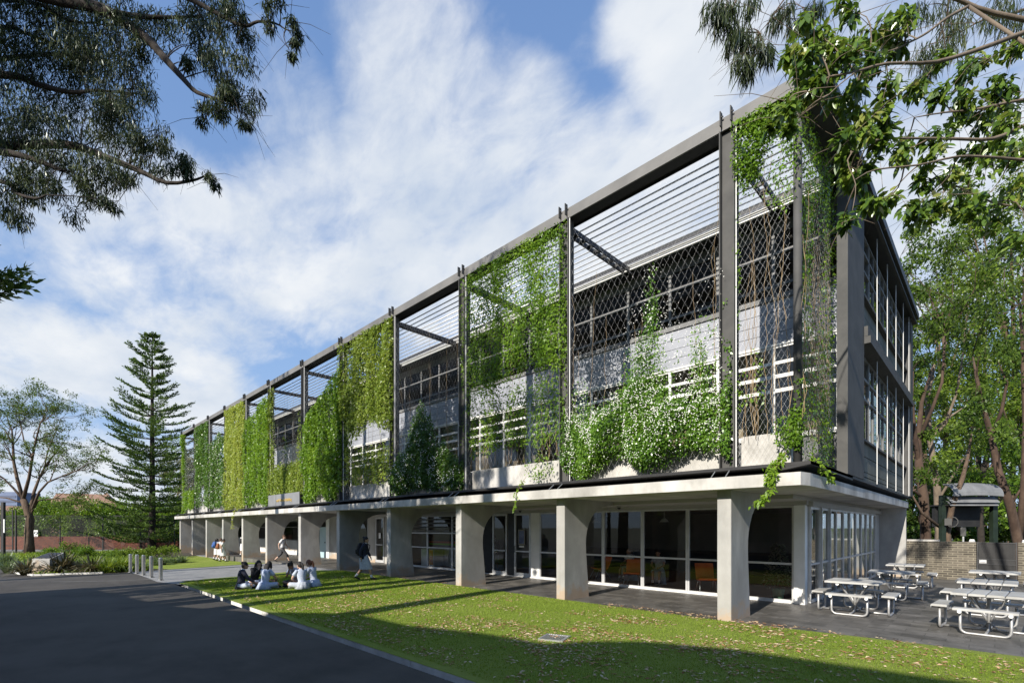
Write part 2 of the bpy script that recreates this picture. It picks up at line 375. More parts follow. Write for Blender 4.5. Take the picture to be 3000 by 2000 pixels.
M['steel_dark'] = surf('painted_steel_dark', (.02,.02,.022), (.035,.035,.036), 3, 4, .5)
M['black'] = surf('black_paint', (.012,.012,.013), (.02,.02,.02), 4, 3, .6)
M['galv'] = surf('galvanised_steel', (.42,.43,.44), (.58,.58,.58), 9, 5, .42, metal=.75)
M['wire'] = surf('stainless_wire', (.78,.78,.76), None, rough=.6)
M['white_paint'] = surf('white_paint', (.70,.70,.68), (.80,.80,.78), 2, 4, .5)
M['frame_grey'] = surf('window_frame_grey', (.14,.142,.142), (.19,.192,.19), 2, 4, .65, spec=.25)
M['frame_pale'] = surf('window_frame_pale', (.62,.62,.60), (.74,.74,.72), 2, 4, .5)
M['alu'] = surf('aluminium_frame', (.50,.51,.51), (.62,.62,.62), 3, 4, .4, metal=.3)
M['board'] = surf('spandrel_board', (.27,.285,.32), (.36,.375,.415), 1.2, 6, .55, bump=.03, c3=(.23,.245,.28), scale3=.6)
M['board_dark'] = surf('end_cladding_board', (.105,.11,.095), (.16,.165,.145), 1.4, 6, .75, spec=.2, stretch=(1,1,.3))
M['soffit'] = surf('painted_soffit', (.36,.355,.33), (.42,.41,.39), .8, 5, .85)
M['glass'] = glassmat('window_glass', (.80,.83,.81), 1.5, 1.25)
M['glass_dark'] = glassmat('upper_glass', (.30,.30,.29), 1.5, .28)  # mirror strength cut to stand in for dark trees reflected in the panes
M['room'] = surf('room_paint', (.22,.21,.19), (.28,.27,.24), 1, 4, .9)
M['room_dark'] = surf('room_paint_dark', (.05,.047,.042), (.07,.066,.06), 1, 4, .9)
M['carpet'] = surf('carpet', (.20,.06,.02), (.26,.085,.03), 12, 4, .95)
M['paving'] = brick('bluestone_paving', (.085,.080,.072), (.140,.132,.120), (.050,.047,.043), .62, .31, .006, 'xy', .46, .25, noise_amt=.35, rough_tile=True)
M['path'] = brick('grey_sunlit_paving', (.22,.22,.22), (.27,.265,.26), (.15,.15,.15), .6, .3, .006, 'yx', .65, .2, noise_amt=.22)  # same stone as the undercroft, with sunlight put into a lighter grey
M['asphalt'] = surf('asphalt', (.028,.0245,.0205), (.050,.0435,.0365), 1.6, 9, .82, bump=.35, bscale=160, c3=(.070,.062,.052), scale3=.35, lo3=.42, hi3=.66, stretch=(1,1.6,1), bdist=.006)
M['turf'] = surf('turf', (.13,.185,.022), (.24,.31,.045), 55, 4, .95, bump=.9, bscale=170, c3=(.27,.31,.07), scale3=.45, lo3=.40, hi3=.75, spec=.2, bdist=.02)
M['soil'] = surf('soil', (.035,.028,.018), (.07,.055,.035), 9, 6, .95, bump=.6, bscale=30)
M['far_ground'] = surf('far_ground', (.05,.065,.025), (.09,.085,.05), .4, 6, .95)
M['kerb'] = surf('kerb_concrete', (.55,.54,.51), (.72,.71,.67), 3, 6, .85, bump=.2, bscale=40)
M['brick_wall'] = brick('grey_brown_brick', (.060,.052,.040), (.130,.113,.088), (.235,.21,.155), .29, .086, .010, 'xz', .9, .5, noise_amt=.25)
M['brick_red'] = brick('red_brick', (.15,.042,.024), (.22,.066,.036), (.15,.085,.058), .24, .086, .009, 'rz', .9, .4)
M['bark_brown'] = surf('bark_brown', (.065,.042,.028), (.13,.09,.06), 6, 7, .95, stretch=(1,1,.25), bump=.8, bscale=22)
M['bark_red'] = surf('bark_red_brown', (.042,.025,.017), (.095,.062,.043), 3, 7, .95, stretch=(1,1,.35), bump=.7, bscale=18)
M['bark_pale'] = surf('bark_pale', (.12,.092,.066), (.21,.165,.12), 3.5, 7, .9, stretch=(1,1,.4), bump=.3)
M['bark_dark'] = surf('bark_dark', (.022,.017,.013), (.045,.036,.028), 7, 6, .95, bump=.7, bscale=25)
M['stem'] = surf('vine_stem', (.22,.15,.08), (.34,.25,.14), 8, 4, .9)
M['tile'] = brick('terracotta_tile', (.22,.125,.08), (.30,.185,.125), (.14,.08,.055), .3, .22, .02, 'rz', .85, .6)

# ------------------------------------------------------------------ ground and paving
def sheet(name, poly, off, mat, step=2.0, kind='structure', flat=False):
    bm = bmesh.new(); vs = [bm.verts.new((x, y, 0)) for x, y in poly]; bm.faces.new(vs)
    xs = [p[0] for p in poly]; x = max(min(xs), -42)
    if not flat:
        while x < min(max(xs), -22):
            x += 1.0
            bmesh.ops.bisect_plane(bm, geom=bm.verts[:]+bm.edges[:]+bm.faces[:], plane_co=(x, 0, 0), plane_no=(1, 0, 0))
    bmesh.ops.triangulate(bm, faces=bm.faces[:])
    for v in bm.verts: v.co.z = (0 if flat else HG(v.co.x)) + off
    bmesh.ops.recalc_face_normals(bm, faces=bm.faces[:])
    for f in bm.faces:
        if f.normal.z < 0: f.normal_flip()
    me = bpy.data.meshes.new(name); bm.to_mesh(me); bm.free()
    o = link_mesh(name, me, mat); o['kind'] = kind; return o
sheet('ground', [(3000,-3000),(3000,3000),(-3000,3000),(-3000,-3000)], -.42, M['far_ground'], flat=True)
road = [(30,4.12),(-20.9,3.9),(-21.94,3.62),(-28.4,3.6),(-28.7,2.7),(-29.2,1.6),(-29.9,.5),(-33,.05),(-39,-.35),(-75,-2),(-75,-40),(30,-40)]
sheet('asphalt_road', road, 0.0, M['asphalt'])
sheet('path', [(-20.4,4.02),(-20.9,3.9),(-21.94,3.62),(-28.36,3.62),(-29.4,5.4),(-29.95,7),(-30.9,8.9),(-31.05,10.55),(-21.9,10.55),(-22.4,9.85),(-22.76,8.7),(-22.1,7.3),(-21.6,5.05),(-20.4,4.3)], .006, M['path'])
lawn = [(30,4.27),(30,10.9),(.3,10.86),(-1,10.85),(-2.6,10.7),(-3.97,10.56),(-18.8,10.56),(-20.9,10.56),(-21.9,10.5),(-22.4,9.85),(-22.76,8.7),(-22.1,7.3),(-21.75,5.05),(-20.9,4.06)]
sheet('lawn', lawn, .02, M['turf'])
sheet('rear_lawn', [(-29.3,5.3),(-29.95,7),(-30.9,8.9),(-31.05,10.5),(-47,10.5),(-47,7.2),(-40,5.6),(-33,4.6)], .02, M['turf'])
sheet('garden_bed', [(-28.4,3.6),(-28.7,2.7),(-29.2,1.6),(-29.9,.5),(-33,.05),(-39,-.35),(-60,-1.5),(-60,12),(-47,10.5),(-47,7.2),(-40,5.6),(-33,4.6),(-29.3,5.3)], .012, M['soil'])
mb = MB()
for i in range(24):
    xa, xb = -20.9+i*2.1, -20.9+(i+1)*2.1-.012
    mb.box(xa, xb, 4.125, 4.245, -.1, .013)
o = mb.build('kerb', M['kerb']); o['kind'] = 'structure'
mb = MB()
for a, b in (((-33,.05),(-39,-.35)), ((-39,-.35),(-60,-1.5)), ((-29.9,.5),(-33,.05)), ((-28.7,2.7),(-29.9,.5))):
    p = Vector((a[0],a[1],HG(a[0])+.03)); q = Vector((b[0],b[1],HG(b[0])+.03)); mb.tube([p,q], .07, n=4)
o = mb.build('bed_kerb', M['kerb']); o['kind'] = 'structure'
# undercroft paving, with the steps down at its far end
mb = MB(); mb.box(-41.3, 12, 10.60, 25.44, -.35, .002)
for k in range(3): mb.box(-41.3-(k+1)*.4, -41.3-k*.4-.003, 10.70, 25.4, -.40, -.11*(k+1))
o = mb.build('paving', M['paving']); o['kind'] = 'structure'
mb = MB(); mb.box(-58, -42.52, 10.72, 25.4, -.41, -.345); o = mb.build('far_paving', M['path']); o['kind'] = 'structure'

# leaf litter scattered over the lawn, thickest where the trees overhang
rng = np.random.RandomState(11)
X_ = rng.uniform(-21, 4, 90000); Y_ = rng.uniform(4.35, 10.9, 90000)
W_ = .22 + .5*np.exp(-((X_+4.5)/5.0)**2) + .25*np.exp(-((Y_-6.5)/2.2)**2)*(X_ > -14)
C_ = vnoise(X_*.9+50, Y_*1.3, 5)*.6 + vnoise(X_*2.7+90, Y_*3.1, 6)*.4
k_ = rng.rand(90000) < W_*np.maximum(0, C_-.31)*1.7
pts = list(zip(X_[k_], Y_[k_]))[:13000]
n = len(pts); P = np.array([(x, y, .024+rng.rand()*.018) for x, y in pts])
th = rng.rand(n)*6.28; D_ = np.stack([np.cos(th), np.sin(th), rng.normal(size=n)*.12], 1)
Nn = np.stack([rng.normal(size=n)*.35, rng.normal(size=n)*.35, np.ones(n)], 1)
M['litter'] = leafmat('dry_leaf', [(.20,.09,.04),(.36,.21,.11),(.50,.37,.22),(.62,.52,.36),(.42,.19,.09)], .1, .03)
o = link_mesh('fallen_leaves', leaf_mesh('fallen_leaves', P, D_, Nn, rng.uniform(.04,.12,n), rng.uniform(.015,.036,n), rng.rand(n), .2), M['litter'])
tag(o, 'dry brown gum leaves strewn over the green lawn', 'leaves', kind='stuff')
# short turf fibres so that the near lawn has a pile
m_ = 200000; r2 = rng.rand(m_)
gx = 3.0 - 24.4*r2**1.15; gy = rng.uniform(4.28, 10.56, m_)
P = np.stack([gx, gy, np.full(m_, .018)], 1)
D_ = np.stack([rng.normal(size=m_)*.5, rng.normal(size=m_)*.5, np.ones(m_)], 1); Nn = np.stack([rng.normal(size=m_), rng.normal(size=m_), np.zeros(m_)], 1)
M['blade'] = leafmat('turf_blade', [(.125,.195,.022),(.20,.285,.04),(.27,.34,.065)], .3, .0)
o = link_mesh('turf_pile', leaf_mesh('turf_pile', P, D_, Nn, rng.uniform(.018,.038,m_), rng.uniform(.006,.012,m_)*(1+np.maximum(0,-gx-6)*.10), rng.rand(m_), .05), M['blade'])
tag(o, 'short green turf blades of the lawn', 'grass', kind='stuff')
# drain grate and a fallen stick on the lawn
g = thing('drain_grate', 'pale square drain grate let into the lawn', 'drain grate', (-5.6,6.75,.02), R(20))
mb = MB()
for s in (-1, 1): mb.box(s*.21-.02, s*.21+.02, -.23, .23, 0, .03); mb.box(-.19, .19, s*.21-.02, s*.21+.02, 0, .028)
mb.build('frame', M['galv'], g, world=False)
mb = MB()
for k in range(9): mb.box(-.18+k*.0425, -.16+k*.0425, -.19, .19, .004, .024)
mb.build('bars', M['galv'], g, world=False)
mb = MB(); p = at(2100, 1985, 5.1); p.z = .04
mb.tube([p, p+Vector((.16,.09,.02)), p+Vector((.33,.25,0)), p+Vector((.42,.27,.02))], [.012,.011,.009,.004], n=5)
tag(mb.build('fallen_stick', M['bark_brown']), 'thin bent brown stick lying on the shaded front lawn', 'stick')
# ------------------------------------------------------------------ the school building
PX = [-4.106-4.4655*i for i in range(6)] + [-31.42-4.475*i for i in range(6)]       # pillar and post centres
XE, XF = -2.6, -54.35                                                             # near and far end of the block
YW, YG = 14.6, 14.45                                                              # upper wall, ground-floor glazing
B = thing('school_building', 'long three storey concrete school building with a planted steel screen across its front', 'building', (-4.1, 10.6, 0))
# slab over the undercroft
mb = MB()
mb.prism([(XF,10.25),(-2.573,10.25),(-2.50,10.62),(-2.50,25.42),(XF,25.42)], 2, 2.80, 3.045)
mb.build('slab', M['concrete_pale'], B)
mb = MB(); mb.box(XF+.1, -3.42, 13.0, 25.3, 2.70, 2.797); mb.build('soffit', M['soffit'], B)
# black shelf around the first floor
mb = MB()
mb.prism([(10.47,3.20),(10.47,3.262),(14.3,3.262),(14.3,3.15)], 0, XF-.15, -2.46)
mb.prism([(-2.46,3.20),(-2.46,3.262),(-3.1,3.262),(-3.1,3.10)], 1, 10.473, 25.9)
mb.box(XF, -2.75, 10.95, 14.4, 3.047, 3.147); mb.box(-3.09, -2.72, 10.95, 25.3, 3.048, 3.099)
mb.build('shelf', M['black'], B)
for x in PX:
    for s in (-.15, .15):
        mb = MB(); mb.tube([(x+s,10.27,3.05),(x+s,10.50,3.21)], .012, n=5); mb.build('shelf_bracket', M['galv'], B)
# pillars: fins with an arched haunch that runs back to the glass line
def fin_profile():
    pr = [(10.58,-.45),(10.58,2.797),(14.40,2.797),(14.40,2.695)]
    pr += [(13.55,2.70),(13.05,2.695),(12.70,2.675),(12.45,2.63),(12.22,2.555),(12.00,2.43),(11.84,2.29),(11.72,2.12),(11.62,1.92),(11.575,1.72),(11.565,1.50),(11.575,1.30)]
    pr += [(11.715,-.02),(11.76,-.45)]
    return pr
for x in PX:
    mb = MB(); mb.prism(fin_profile(), 0, x-.148, x+.148)
    me = mb.mesh('pillar'); bm = bmesh.new(); bm.from_mesh(me)
    ed = [e for e in bm.edges if abs(e.verts[0].co.y-10.58) < 1e-4 and abs(e.verts[1].co.y-10.58) < 1e-4 and abs(e.verts[0].co.z-e.verts[1].co.z) > 1]
    bmesh.ops.bevel(bm, geom=ed, offset=.018, segments=2, affect='EDGES', profile=.5)
    bm.to_mesh(me); bm.free(); link_mesh('pillar', me, M['concrete'], B)
# posts: H-section, flanges square to the front
for x in PX:
    mb = MB()
    for s in (-1, 1): mb.box(x+s*.15-.012, x+s*.15+.012, 10.72, 10.98, 3.262, 10.60)
    mb.box(x-.137, x+.137, 10.84, 10.856, 3.262, 10.60)
    mb.box(x-.2, x+.2, 10.70, 11.0, 3.263, 3.285)
    p = mb.build('post', M['steel_grey'], B)
    mb = MB(); mb.tube([(x+.185,10.76,3.27),(x+.185,10.76,10.58)], .012, n=6); mb.build('cable_rod', M['wire'], p)
mb = MB(); mb.tube([(-2.80,10.95,3.262),(-2.80,10.95,10.60)], .078, n=16); mb.build('corner_post', M['steel_grey'], B, smooth=True)
# edge beam and its lugs
mb = MB(); mb.box(XF-.2, -2.20, 10.75, 10.79, 10.60, 10.875); mb.box(XF-.2, -2.2, 10.791, 11.15, 10.85, 10.874)
mb.build('edge_beam', M['steel_beam'], B)
mb = MB(); mb.box(XF-.2, -2.20, 10.791, 11.15, 10.603, 10.625); mb.box(XF-.2, -2.20, 11.151, 11.165, 10.55, 10.874); mb.build('beam_soffit_shade', M['black'], B)  # underside made black: shade below the grey beam put into colour
for x in PX:
    for s in (-1, 1):
        mb = MB(); mb.box(x+s*.11-.011, x+s*.11+.011, 10.64, 10.75, 10.66, 10.97)
        mb.tube([(x+s*.11+.010,10.69,10.86),(x+s*.11+.05,10.69,10.86)], .018, n=6)
        mb.build('beam_lug', M['steel_grey'], B)
# pergola between the beam and the eaves
for i in range(11):
    y = 11.32 + i*.255
    mb = MB(); mb.tube([(XF,y,10.47),(-2.95,y,10.47)], .022, n=6); mb.build('pergola_bar', M['galv'], B, smooth=True)
for x in PX:
    mb = MB()
    for s in (-.10, .10):
        mb.box(x+.02+s-.02, x+.02+s+.02, 11.0, 14.35, 10.30, 10.44)
    for k in range(9): mb.box(x-.06, x+.10, 11.25+k*.36, 11.31+k*.36, 10.32, 10.42)
    mb.build('cross_beam', M['steel_dark'], B)
# roof, soffit and gutter
mb = MB()
mb.box(XF, -2.2, 14.06, 25.9, 10.50, 10.73)
mb.prism([(-3.02,11.17),(-2.2,11.17),(-2.2,14.055),(-3.02,14.055)], 2, 10.52, 10.73)
mb.build('roof', M['steel_dark'], B)
mb = MB(); mb.box(XF, -2.71, 14.10, 25.3, 10.36, 10.497); mb.build('eaves_soffit', M['black'], B)
mb = MB(); mb.box(XF, -3.03, 13.97, 14.05, 10.36, 10.52); mb.box(XF, -3.03, 13.93, 13.968, 10.47, 10.525); mb.build('gutter', M['white_paint'], B)
mb = MB(); mb.box(-2.34, -2.26, 14.2, 25.85, 10.30, 10.36); mb.box(-2.70, -2.345, 24.9, 25.85, 10.30, 10.355); mb.build('soffit_rail', M['steel_grey'], B)
# upper wall, front
mb = MB()
mb.box(XF+.02, -2.72, YW+.01, YW+.2, 3.27, 4.42); mb.box(XF+.02, -2.72, YW+.03, YW+.2, 7.0, 8.22); mb.box(XF+.02, -2.72, YW+.01, YW+.2, 10.12, 10.36)
mb.build('upper_wall', M['frame_grey'], B)
for k in range(4):
    mb = MB(); x = -2.74
    while x > XF+1.0:
        mb.box(max(x-2.985, XF+.04), x, YW, YW+.028, 7.055+k*.293, 7.055+k*.293+.278); x -= 3.0
    mb.build('spandrel_board', M['board'], B)
mb = MB(); mb.box(XF, -2.72, YW-.05, YW+.05, 8.222, 8.30); mb.build('upper_sill', M['frame_grey'], B)
mb = MB(); mb.box(XF, -2.72, YW-.05, YW+.05, 6.965, 7.03); mb.box(XF, -2.72, YW-.06, YW+.05, 4.423, 4.50); mb.build('lower_sill', M['frame_pale'], B)
mb = MB(); mb.box(-2.80, -2.705, YW-.06, YW+.09, 3.27, 10.36); mb.build('corner_trim', M['frame_pale'], B)
def win_frame(w, z0, z1, rails, fw, dep=.06, heavy=.085):
    mb = MB()
    mb.box(0, heavy/2, 0, dep, z0, z1); mb.box(w-heavy/2, w, 0, dep, z0, z1)
    mb.box(heavy/2, w-heavy/2, .002, dep, z0, z0+fw); mb.box(heavy/2, w-heavy/2, .002, dep, z1-fw, z1)
    for z, h in rails: mb.box(heavy/2, w-heavy/2, -.008, dep-.008, z-h/2, z+h/2)
    return mb
def win_set(x0, n, w, z0, z1, rails, fw, mf, mg, heavy=.085):
    fr = win_frame(w, z0, z1, rails, fw, heavy=heavy).mesh('window'); gl = MB().face([(.02,.045,z0+.02),(w-.02,.045,z0+.02),(w-.02,.045,z1-.02),(.02,.045,z1-.02)]).mesh('pane')
    fr.materials.append(mf); gl.materials.append(mg)
    for i in range(n):
        o = bpy.data.objects.new('window', fr); C.objects.link(o); o.parent = B; o.location = Vector((x0-(i+1)*w, YW-.02, 0)) - Vector(B.location)
        g = bpy.data.objects.new('pane', gl); C.objects.link(g); g.parent = o
NW = 34; WW = (-2.81-(XF+.03))/NW
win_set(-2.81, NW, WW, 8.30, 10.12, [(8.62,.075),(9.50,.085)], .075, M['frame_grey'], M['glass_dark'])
win_set(-2.81, NW, WW, 4.50, 6.965, [(5.74,.10),(6.13,.10),(6.50,.085)], .06, M['frame_pale'], M['glass'])
# rooms behind the upper windows
mb = MB()
for z0, z1 in ((4.3,7.2),(8.1,10.3)):
    mb.box(XF+.1, -3.0, 19.5, 19.6, z0, z1); mb.box(XF+.1, -3.0, 14.82, 19.49, z0-.1, z0); mb.box(XF+.1, -3.0, 14.82, 19.49, z1, z1+.06)
    for x in (-11.5,-20.5,-29.5,-38.5,-47.5): mb.box(x-.08, x+.08, 14.85, 19.48, z0+.002, z1-.002)
mb.build('upper_room', M['room'], B)
mb = MB()
rr = random.Random(4)
for k in range(26):
    x = -3.6 - k*1.9 - rr.random()*.6; h = .5+rr.random()*.8
    mb.box(x-.4, x+.4, 15.2, 15.5, 4.32, 4.32+h)
mb.build('classroom_cupboard', surf('cupboard', (.24,.17,.11), (.40,.33,.25), 1.5, 3, .7), B)
# end facade
mb = MB(); mb.box(-2.66, -2.44, 13.62, 15.62, 3.263, 10.36); mb.build('end_pier', M['steel_grey'], B)
mb = MB(); mb.box(-2.72, -2.40, 25.15, 25.92, 3.263, 10.30); mb.build('end_column', M['steel_grey'], B)
EY = [15.62, 17.52, 19.42, 21.32, 23.22, 25.14]
for j in range(5):
    a, b = EY[j]+.004, EY[j+1]-.004
    for z0, z1, rails, mf in ((4.43,6.82,[(5.62,.07),(6.18,.07)],M['frame_grey']), (8.34,10.25,[(9.20,.06),(9.72,.06)],M['frame_grey'])):
        mb = MB(); X0, X1 = -2.70, -2.62
        mb.box(X0, X1, a, a+.07, z0, z1); mb.box(X0, X1, b-.07, b, z0, z1); mb.box(X0+.002, X1-.002, a+.07, b-.07, z0, z0+.07); mb.box(X0+.002, X1-.002, a+.07, b-.07, z1-.07, z1)
        mid = (a+b)/2 - .15
        mb.box(X0+.004, X1-.004, mid-.035, mid+.035, z0+.07, z1-.07)
        for z, h in rails: mb.box(X0+.006, X1+.012, a+.07, b-.07, z-h/2, z+h/2)
        o = mb.build('end_window', mf, B)
        MB().face([(-2.66,a+.05,z0+.05),(-2.66,b-.05,z0+.05),(-2.66,b-.05,z1-.05),(-2.66,a+.05,z1-.05)]).build('pane', M['glass'], o)
    for k, (z0, z1) in enumerate(((3.30,3.42),(3.44,3.56),(3.58,3.99),(4.01,4.37),(7.30,7.60),(7.62,7.93),(7.95,8.26))):
        MB().box(-2.70, -2.615+.004*(k % 2), a, b, z0, z1).build('end_cladding', M['board_dark'], B)
mb = MB(); mb.box(-2.70, -2.50, 15.63, 25.14, 8.265, 8.34); mb.box(-2.70, -2.52, 15.63, 25.14, 4.372, 4.43); mb.build('end_sill', M['steel_grey'], B)
mb = MB(); mb.box(-2.70, -2.36, 15.63, 25.14, 7.02, 7.28); mb.box(-2.70, -2.30, 15.63, 25.14, 6.83, 7.015); mb.build('sun_hood', M['steel_grey'], B)
mb = MB(); mb.box(-2.9, -2.71, 15.7, 25.1, 3.3, 4.37); mb.box(-2.9, -2.71, 15.7, 25.1, 7.03, 8.27); mb.box(-2.76, -2.71, 14.9, 25.3, 10.252, 10.359); mb.build('end_wall', M['room_dark'], B)
for y in EY[1:-1]+[24.9]:
    mb = MB(); mb.tube([(-2.43,y,3.263),(-2.43,y,10.36)], .011, n=5); mb.build('tension_rod', M['wire'], B)
# planters behind the posts
edges = [XF+.1]+sorted(PX)+[-2.95]
for a, b in zip(edges[:-1], edges[1:]):
    mb = MB(); xa, xb = a+.19, b-(.19 if b in PX else .0)
    if xb-xa < .3: continue
    mb.box(xa, xb, 11.05, 11.09, 3.27, 3.965); mb.box(xa, xb, 11.51, 11.55, 3.27, 3.965); mb.box(xa, xa+.04, 11.091, 11.509, 3.27, 3.963); mb.box(xb-.04, xb, 11.091, 11.509, 3.27, 3.963)
    p = mb.build('planter', M['concrete_pale'], B)
    MB().box(xa+.041, xb-.041, 11.091, 11.509, 3.5, 3.90).build('planter_soil', M['soil'], p)
# wire nets
def net(x0, x1, z0, z1, y, dx, slope, r=.0036, vertical=False, xplane=None):
    mb = MB(); w = x1-x0; h = z1-z0
    def P(s, z): return (x0+s, y, z) if xplane is None else (xplane, x0+s, z)
    for sg in (1, -1):
        k0 = -int(h/slope/dx)-1; k1 = int(w/dx)+1
        for k in range(k0, k1+1):
            s0 = k*dx; zA, zB = 0.0, h
            # s = s0 + z/slope  clipped to 0..w
            za = max(0.0, (0-s0)*slope); zb = min(h, (w-s0)*slope)
            if zb-za < .05: continue
            sa, sb = s0+za/slope, s0+zb/slope
            if sg < 0: sa, sb = w-sa, w-sb
            pa, pb = Vector(P(sa, z0+za)), Vector(P(sb, z0+zb))
            mb.tube([pa, pb], r, n=3, cap=False)
    if vertical:
        for k in range(int(w/.35)): mb.tube([P(.1+k*.35, z0), P(.1+k*.35, z1)], r*1.1, n=3, cap=False)
    return mb
for i, (a, b) in enumerate(zip(edges[:-1], edges[1:])):
    xa, xb = a+.2, b-.2
    if xb-xa < .3: continue
    near = xb > -3.5
    net(xa, xb if not near else -2.9, 3.30, 10.27, 10.80, .115 if near else .18, 1.75, r=.0009 if near else .0007).build('wire_net', M['wire'], B)
net(11.05, 13.58, 3.30, 10.3, 0, .13, 1.75, r=.0008, xplane=-2.78).build('wire_net', M['wire'], B)

# ------------------------------------------------------------------ ground floor behind the pillars
mb = MB()
mb.box(XF+.1, -3.46, 14.35, 14.55, 2.60, 2.699); mb.box(-3.56, -3.36, 14.56, 25.3, 2.56, 2.698)
mb.build('glazing_head', M['soffit'], B)
mb = MB(); mb.box(-3.76, -3.50, 14.34, 14.60, 0.003, 2.59); mb.build('corner_column', M['white_paint'], B)
MB().box(-3.50, -3.43, 24.425, 25.29, .003, 2.55).build('end_wall', M['concrete'], B)
MB().box(-3.52, -2.56, 25.30, 25.43, .003, 2.797).build('end_fin_wall', M['concrete'], B)
def gpanel(name, x0, x1, z0=.03, z1=2.59, rails=(1.04,), fr=.055, y=YG, glass='glass', mat='alu', door=False):
    mb = MB()
    mb.box(x0, x0+fr, y-.03, y+.04, z0, z1); mb.box(x1-fr, x1, y-.03, y+.04, z0, z1)
    mb.box(x0+fr, x1-fr, y-.028, y+.038, z0, z0+fr*(1.6 if door else 1)); mb.box(x0+fr, x1-fr, y-.028, y+.038, z1-fr, z1)
    for r in rails: mb.box(x0+fr, x1-fr, y-.034, y+.03, r-.028, r+.028)
    o = mb.build(name, M[mat], B)
    MB().face([(x0+fr*.5,y,z0+.02),(x1-fr*.5,y,z0+.02),(x1-fr*.5,y,z1-.02),(x0+fr*.5,y,z1-.02)]).build('pane', M[glass], o)
    if door:
        h = MB(); hx = x0+.06 if door == 1 else x1-.06
        h.tube([(hx,y-.07,1.0),(hx,y-.07,1.25)], .012, n=6); h.tube([(hx,y-.03,1.0),(hx,y-.07,1.0)], .008, n=5); h.tube([(hx,y-.03,1.25),(hx,y-.07,1.25)], .008, n=5)
        h.build('handle', M['steel_dark'], o)
    return o
MB().box(-21.7, -3.77, 14.36, 14.56, .003, .03).build('glazing_sill', M['white_paint'], B)
xs = [-3.77,-5.15,-6.70,-8.24,-9.77,-11.25,-12.74]
for a, b in zip(xs[1:], xs[:-1]): gpanel('glazing_panel', a+.003, b-.003)
MB().box(-13.2, -12.745, 14.42, 14.5, .03, 2.59).build('door_panel', M['white_paint'], B)
gpanel('glass_door', -14.13, -13.21, fr=.085, door=1)
# the open leaf stands ajar
o = gpanel('glass_door', -15.45, -14.56, fr=.085, door=2)
MB().box(-14.5, -14.14, 14.42, 14.5, .03, 2.59).build('door_panel', M['steel_dark'], B)
MB().box(-16.6, -15.5, 14.44, 14.5, .03, 2.59).build('door_panel', M['black'], B)
for a, b in ((-18.24,-16.62),(-20.22,-18.25),(-21.7,-20.23)):
    gpanel('canteen_window', a, b, rails=(1.02,1.74))
    mb = MB()
    for k in range(4): mb.prism([(14.30,1.86+k*.19),(14.42,1.80+k*.19),(14.425,1.815+k*.19),(14.305,1.875+k*.19)], 0, a+.08, b-.08)
    mb.build('louvre', M['galv'], B)
MB().box(-24.3, -21.72, 14.43, 14.5, .003, 2.59).build('canteen_wall', M['concrete_pale'], B)
gpanel('glass_door', -25.28, -24.36, fr=.09, door=2)
MB().box(-26.1, -25.30, 14.42, 14.5, .003, 2.59).build('canteen_wall', M['concrete'], B)
gpanel('glazing_panel', -28.6, -26.12)
MB().box(-31.1, -28.62, 14.40, 14.5, .003, 2.59).build('corridor_wall', M['concrete'], B)
MB().box(-31.6, -31.12, 14.38, 14.5, .003, 2.59).build('corridor_wall', M['white_paint'], B)
M['blue_door'] = surf('pale_blue_door', (.36,.50,.55), (.42,.56,.60), 2, 3, .35)
d = MB().box(-32.66, -31.62, 14.43, 14.5, .003, 2.05).build('blue_door', M['blue_door'], B)
MB().box(-31.85, -31.78, 14.39, 14.43, .98, 1.06).build('handle', M['steel_dark'], d)
mb = MB()
for k in range(6): mb.prism([(14.38,2.10+k*.08),(14.46,2.13+k*.08),(14.46,2.145+k*.08),(14.38,2.115+k*.08)], 0, -32.6, -31.65)
mb.build('door_vent', M['steel_dark'], B)
MB().box(-36.3, -32.67, 14.41, 14.5, .003, 2.59).build('corridor_wall', M['concrete'], B)
MB().box(-54.2, -36.31, 14.42, 14.5, -.4, 1.05).build('corridor_wall', M['concrete'], B)
MB().box(-54.2, -32.67, 14.385, 14.415, .01, .29).build('white_skirting', M['white_paint'], B)
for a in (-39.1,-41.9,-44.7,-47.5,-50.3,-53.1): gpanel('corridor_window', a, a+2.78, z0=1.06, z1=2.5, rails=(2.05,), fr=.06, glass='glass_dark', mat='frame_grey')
MB().box(-54.2, -36.31, 14.45, 14.55, 2.5, 2.59).build('corridor_wall', M['concrete'], B)
MB().box(-54.3, -54.2, 14.3, 25.4, -.4, 2.797).build('far_end_wall', M['concrete'], B)
# end glazing: folding door leaves
ys = [14.62+.98*k for k in range(11)]
for k, (a, b) in enumerate(zip(ys[:-1], ys[1:])):
    mb = MB(); X0, X1 = -3.50, -3.43
    mb.box(X0, X1, a, a+.055, .02, 2.56); mb.box(X0, X1, b-.055, b-.003, .02, 2.56); mb.box(X0+.002, X1-.002, a+.055, b-.055, .02, .09); mb.box(X0+.002, X1-.002, a+.055, b-.055, 2.49, 2.56); mb.box(X0+.002, X1-.001, a+.055, b-.055, 1.01, 1.06)
    if k in (1, 2): mb.box(X1+.001, X1+.05, a-.03, a+.03, .02, 2.56)
    o = mb.build('folding_door', M['alu'], B)
    MB().face([(-3.465,a+.03,.05),(-3.465,b-.03,.05),(-3.465,b-.03,2.53),(-3.465,a+.03,2.53)]).build('pane', M['glass'], o)
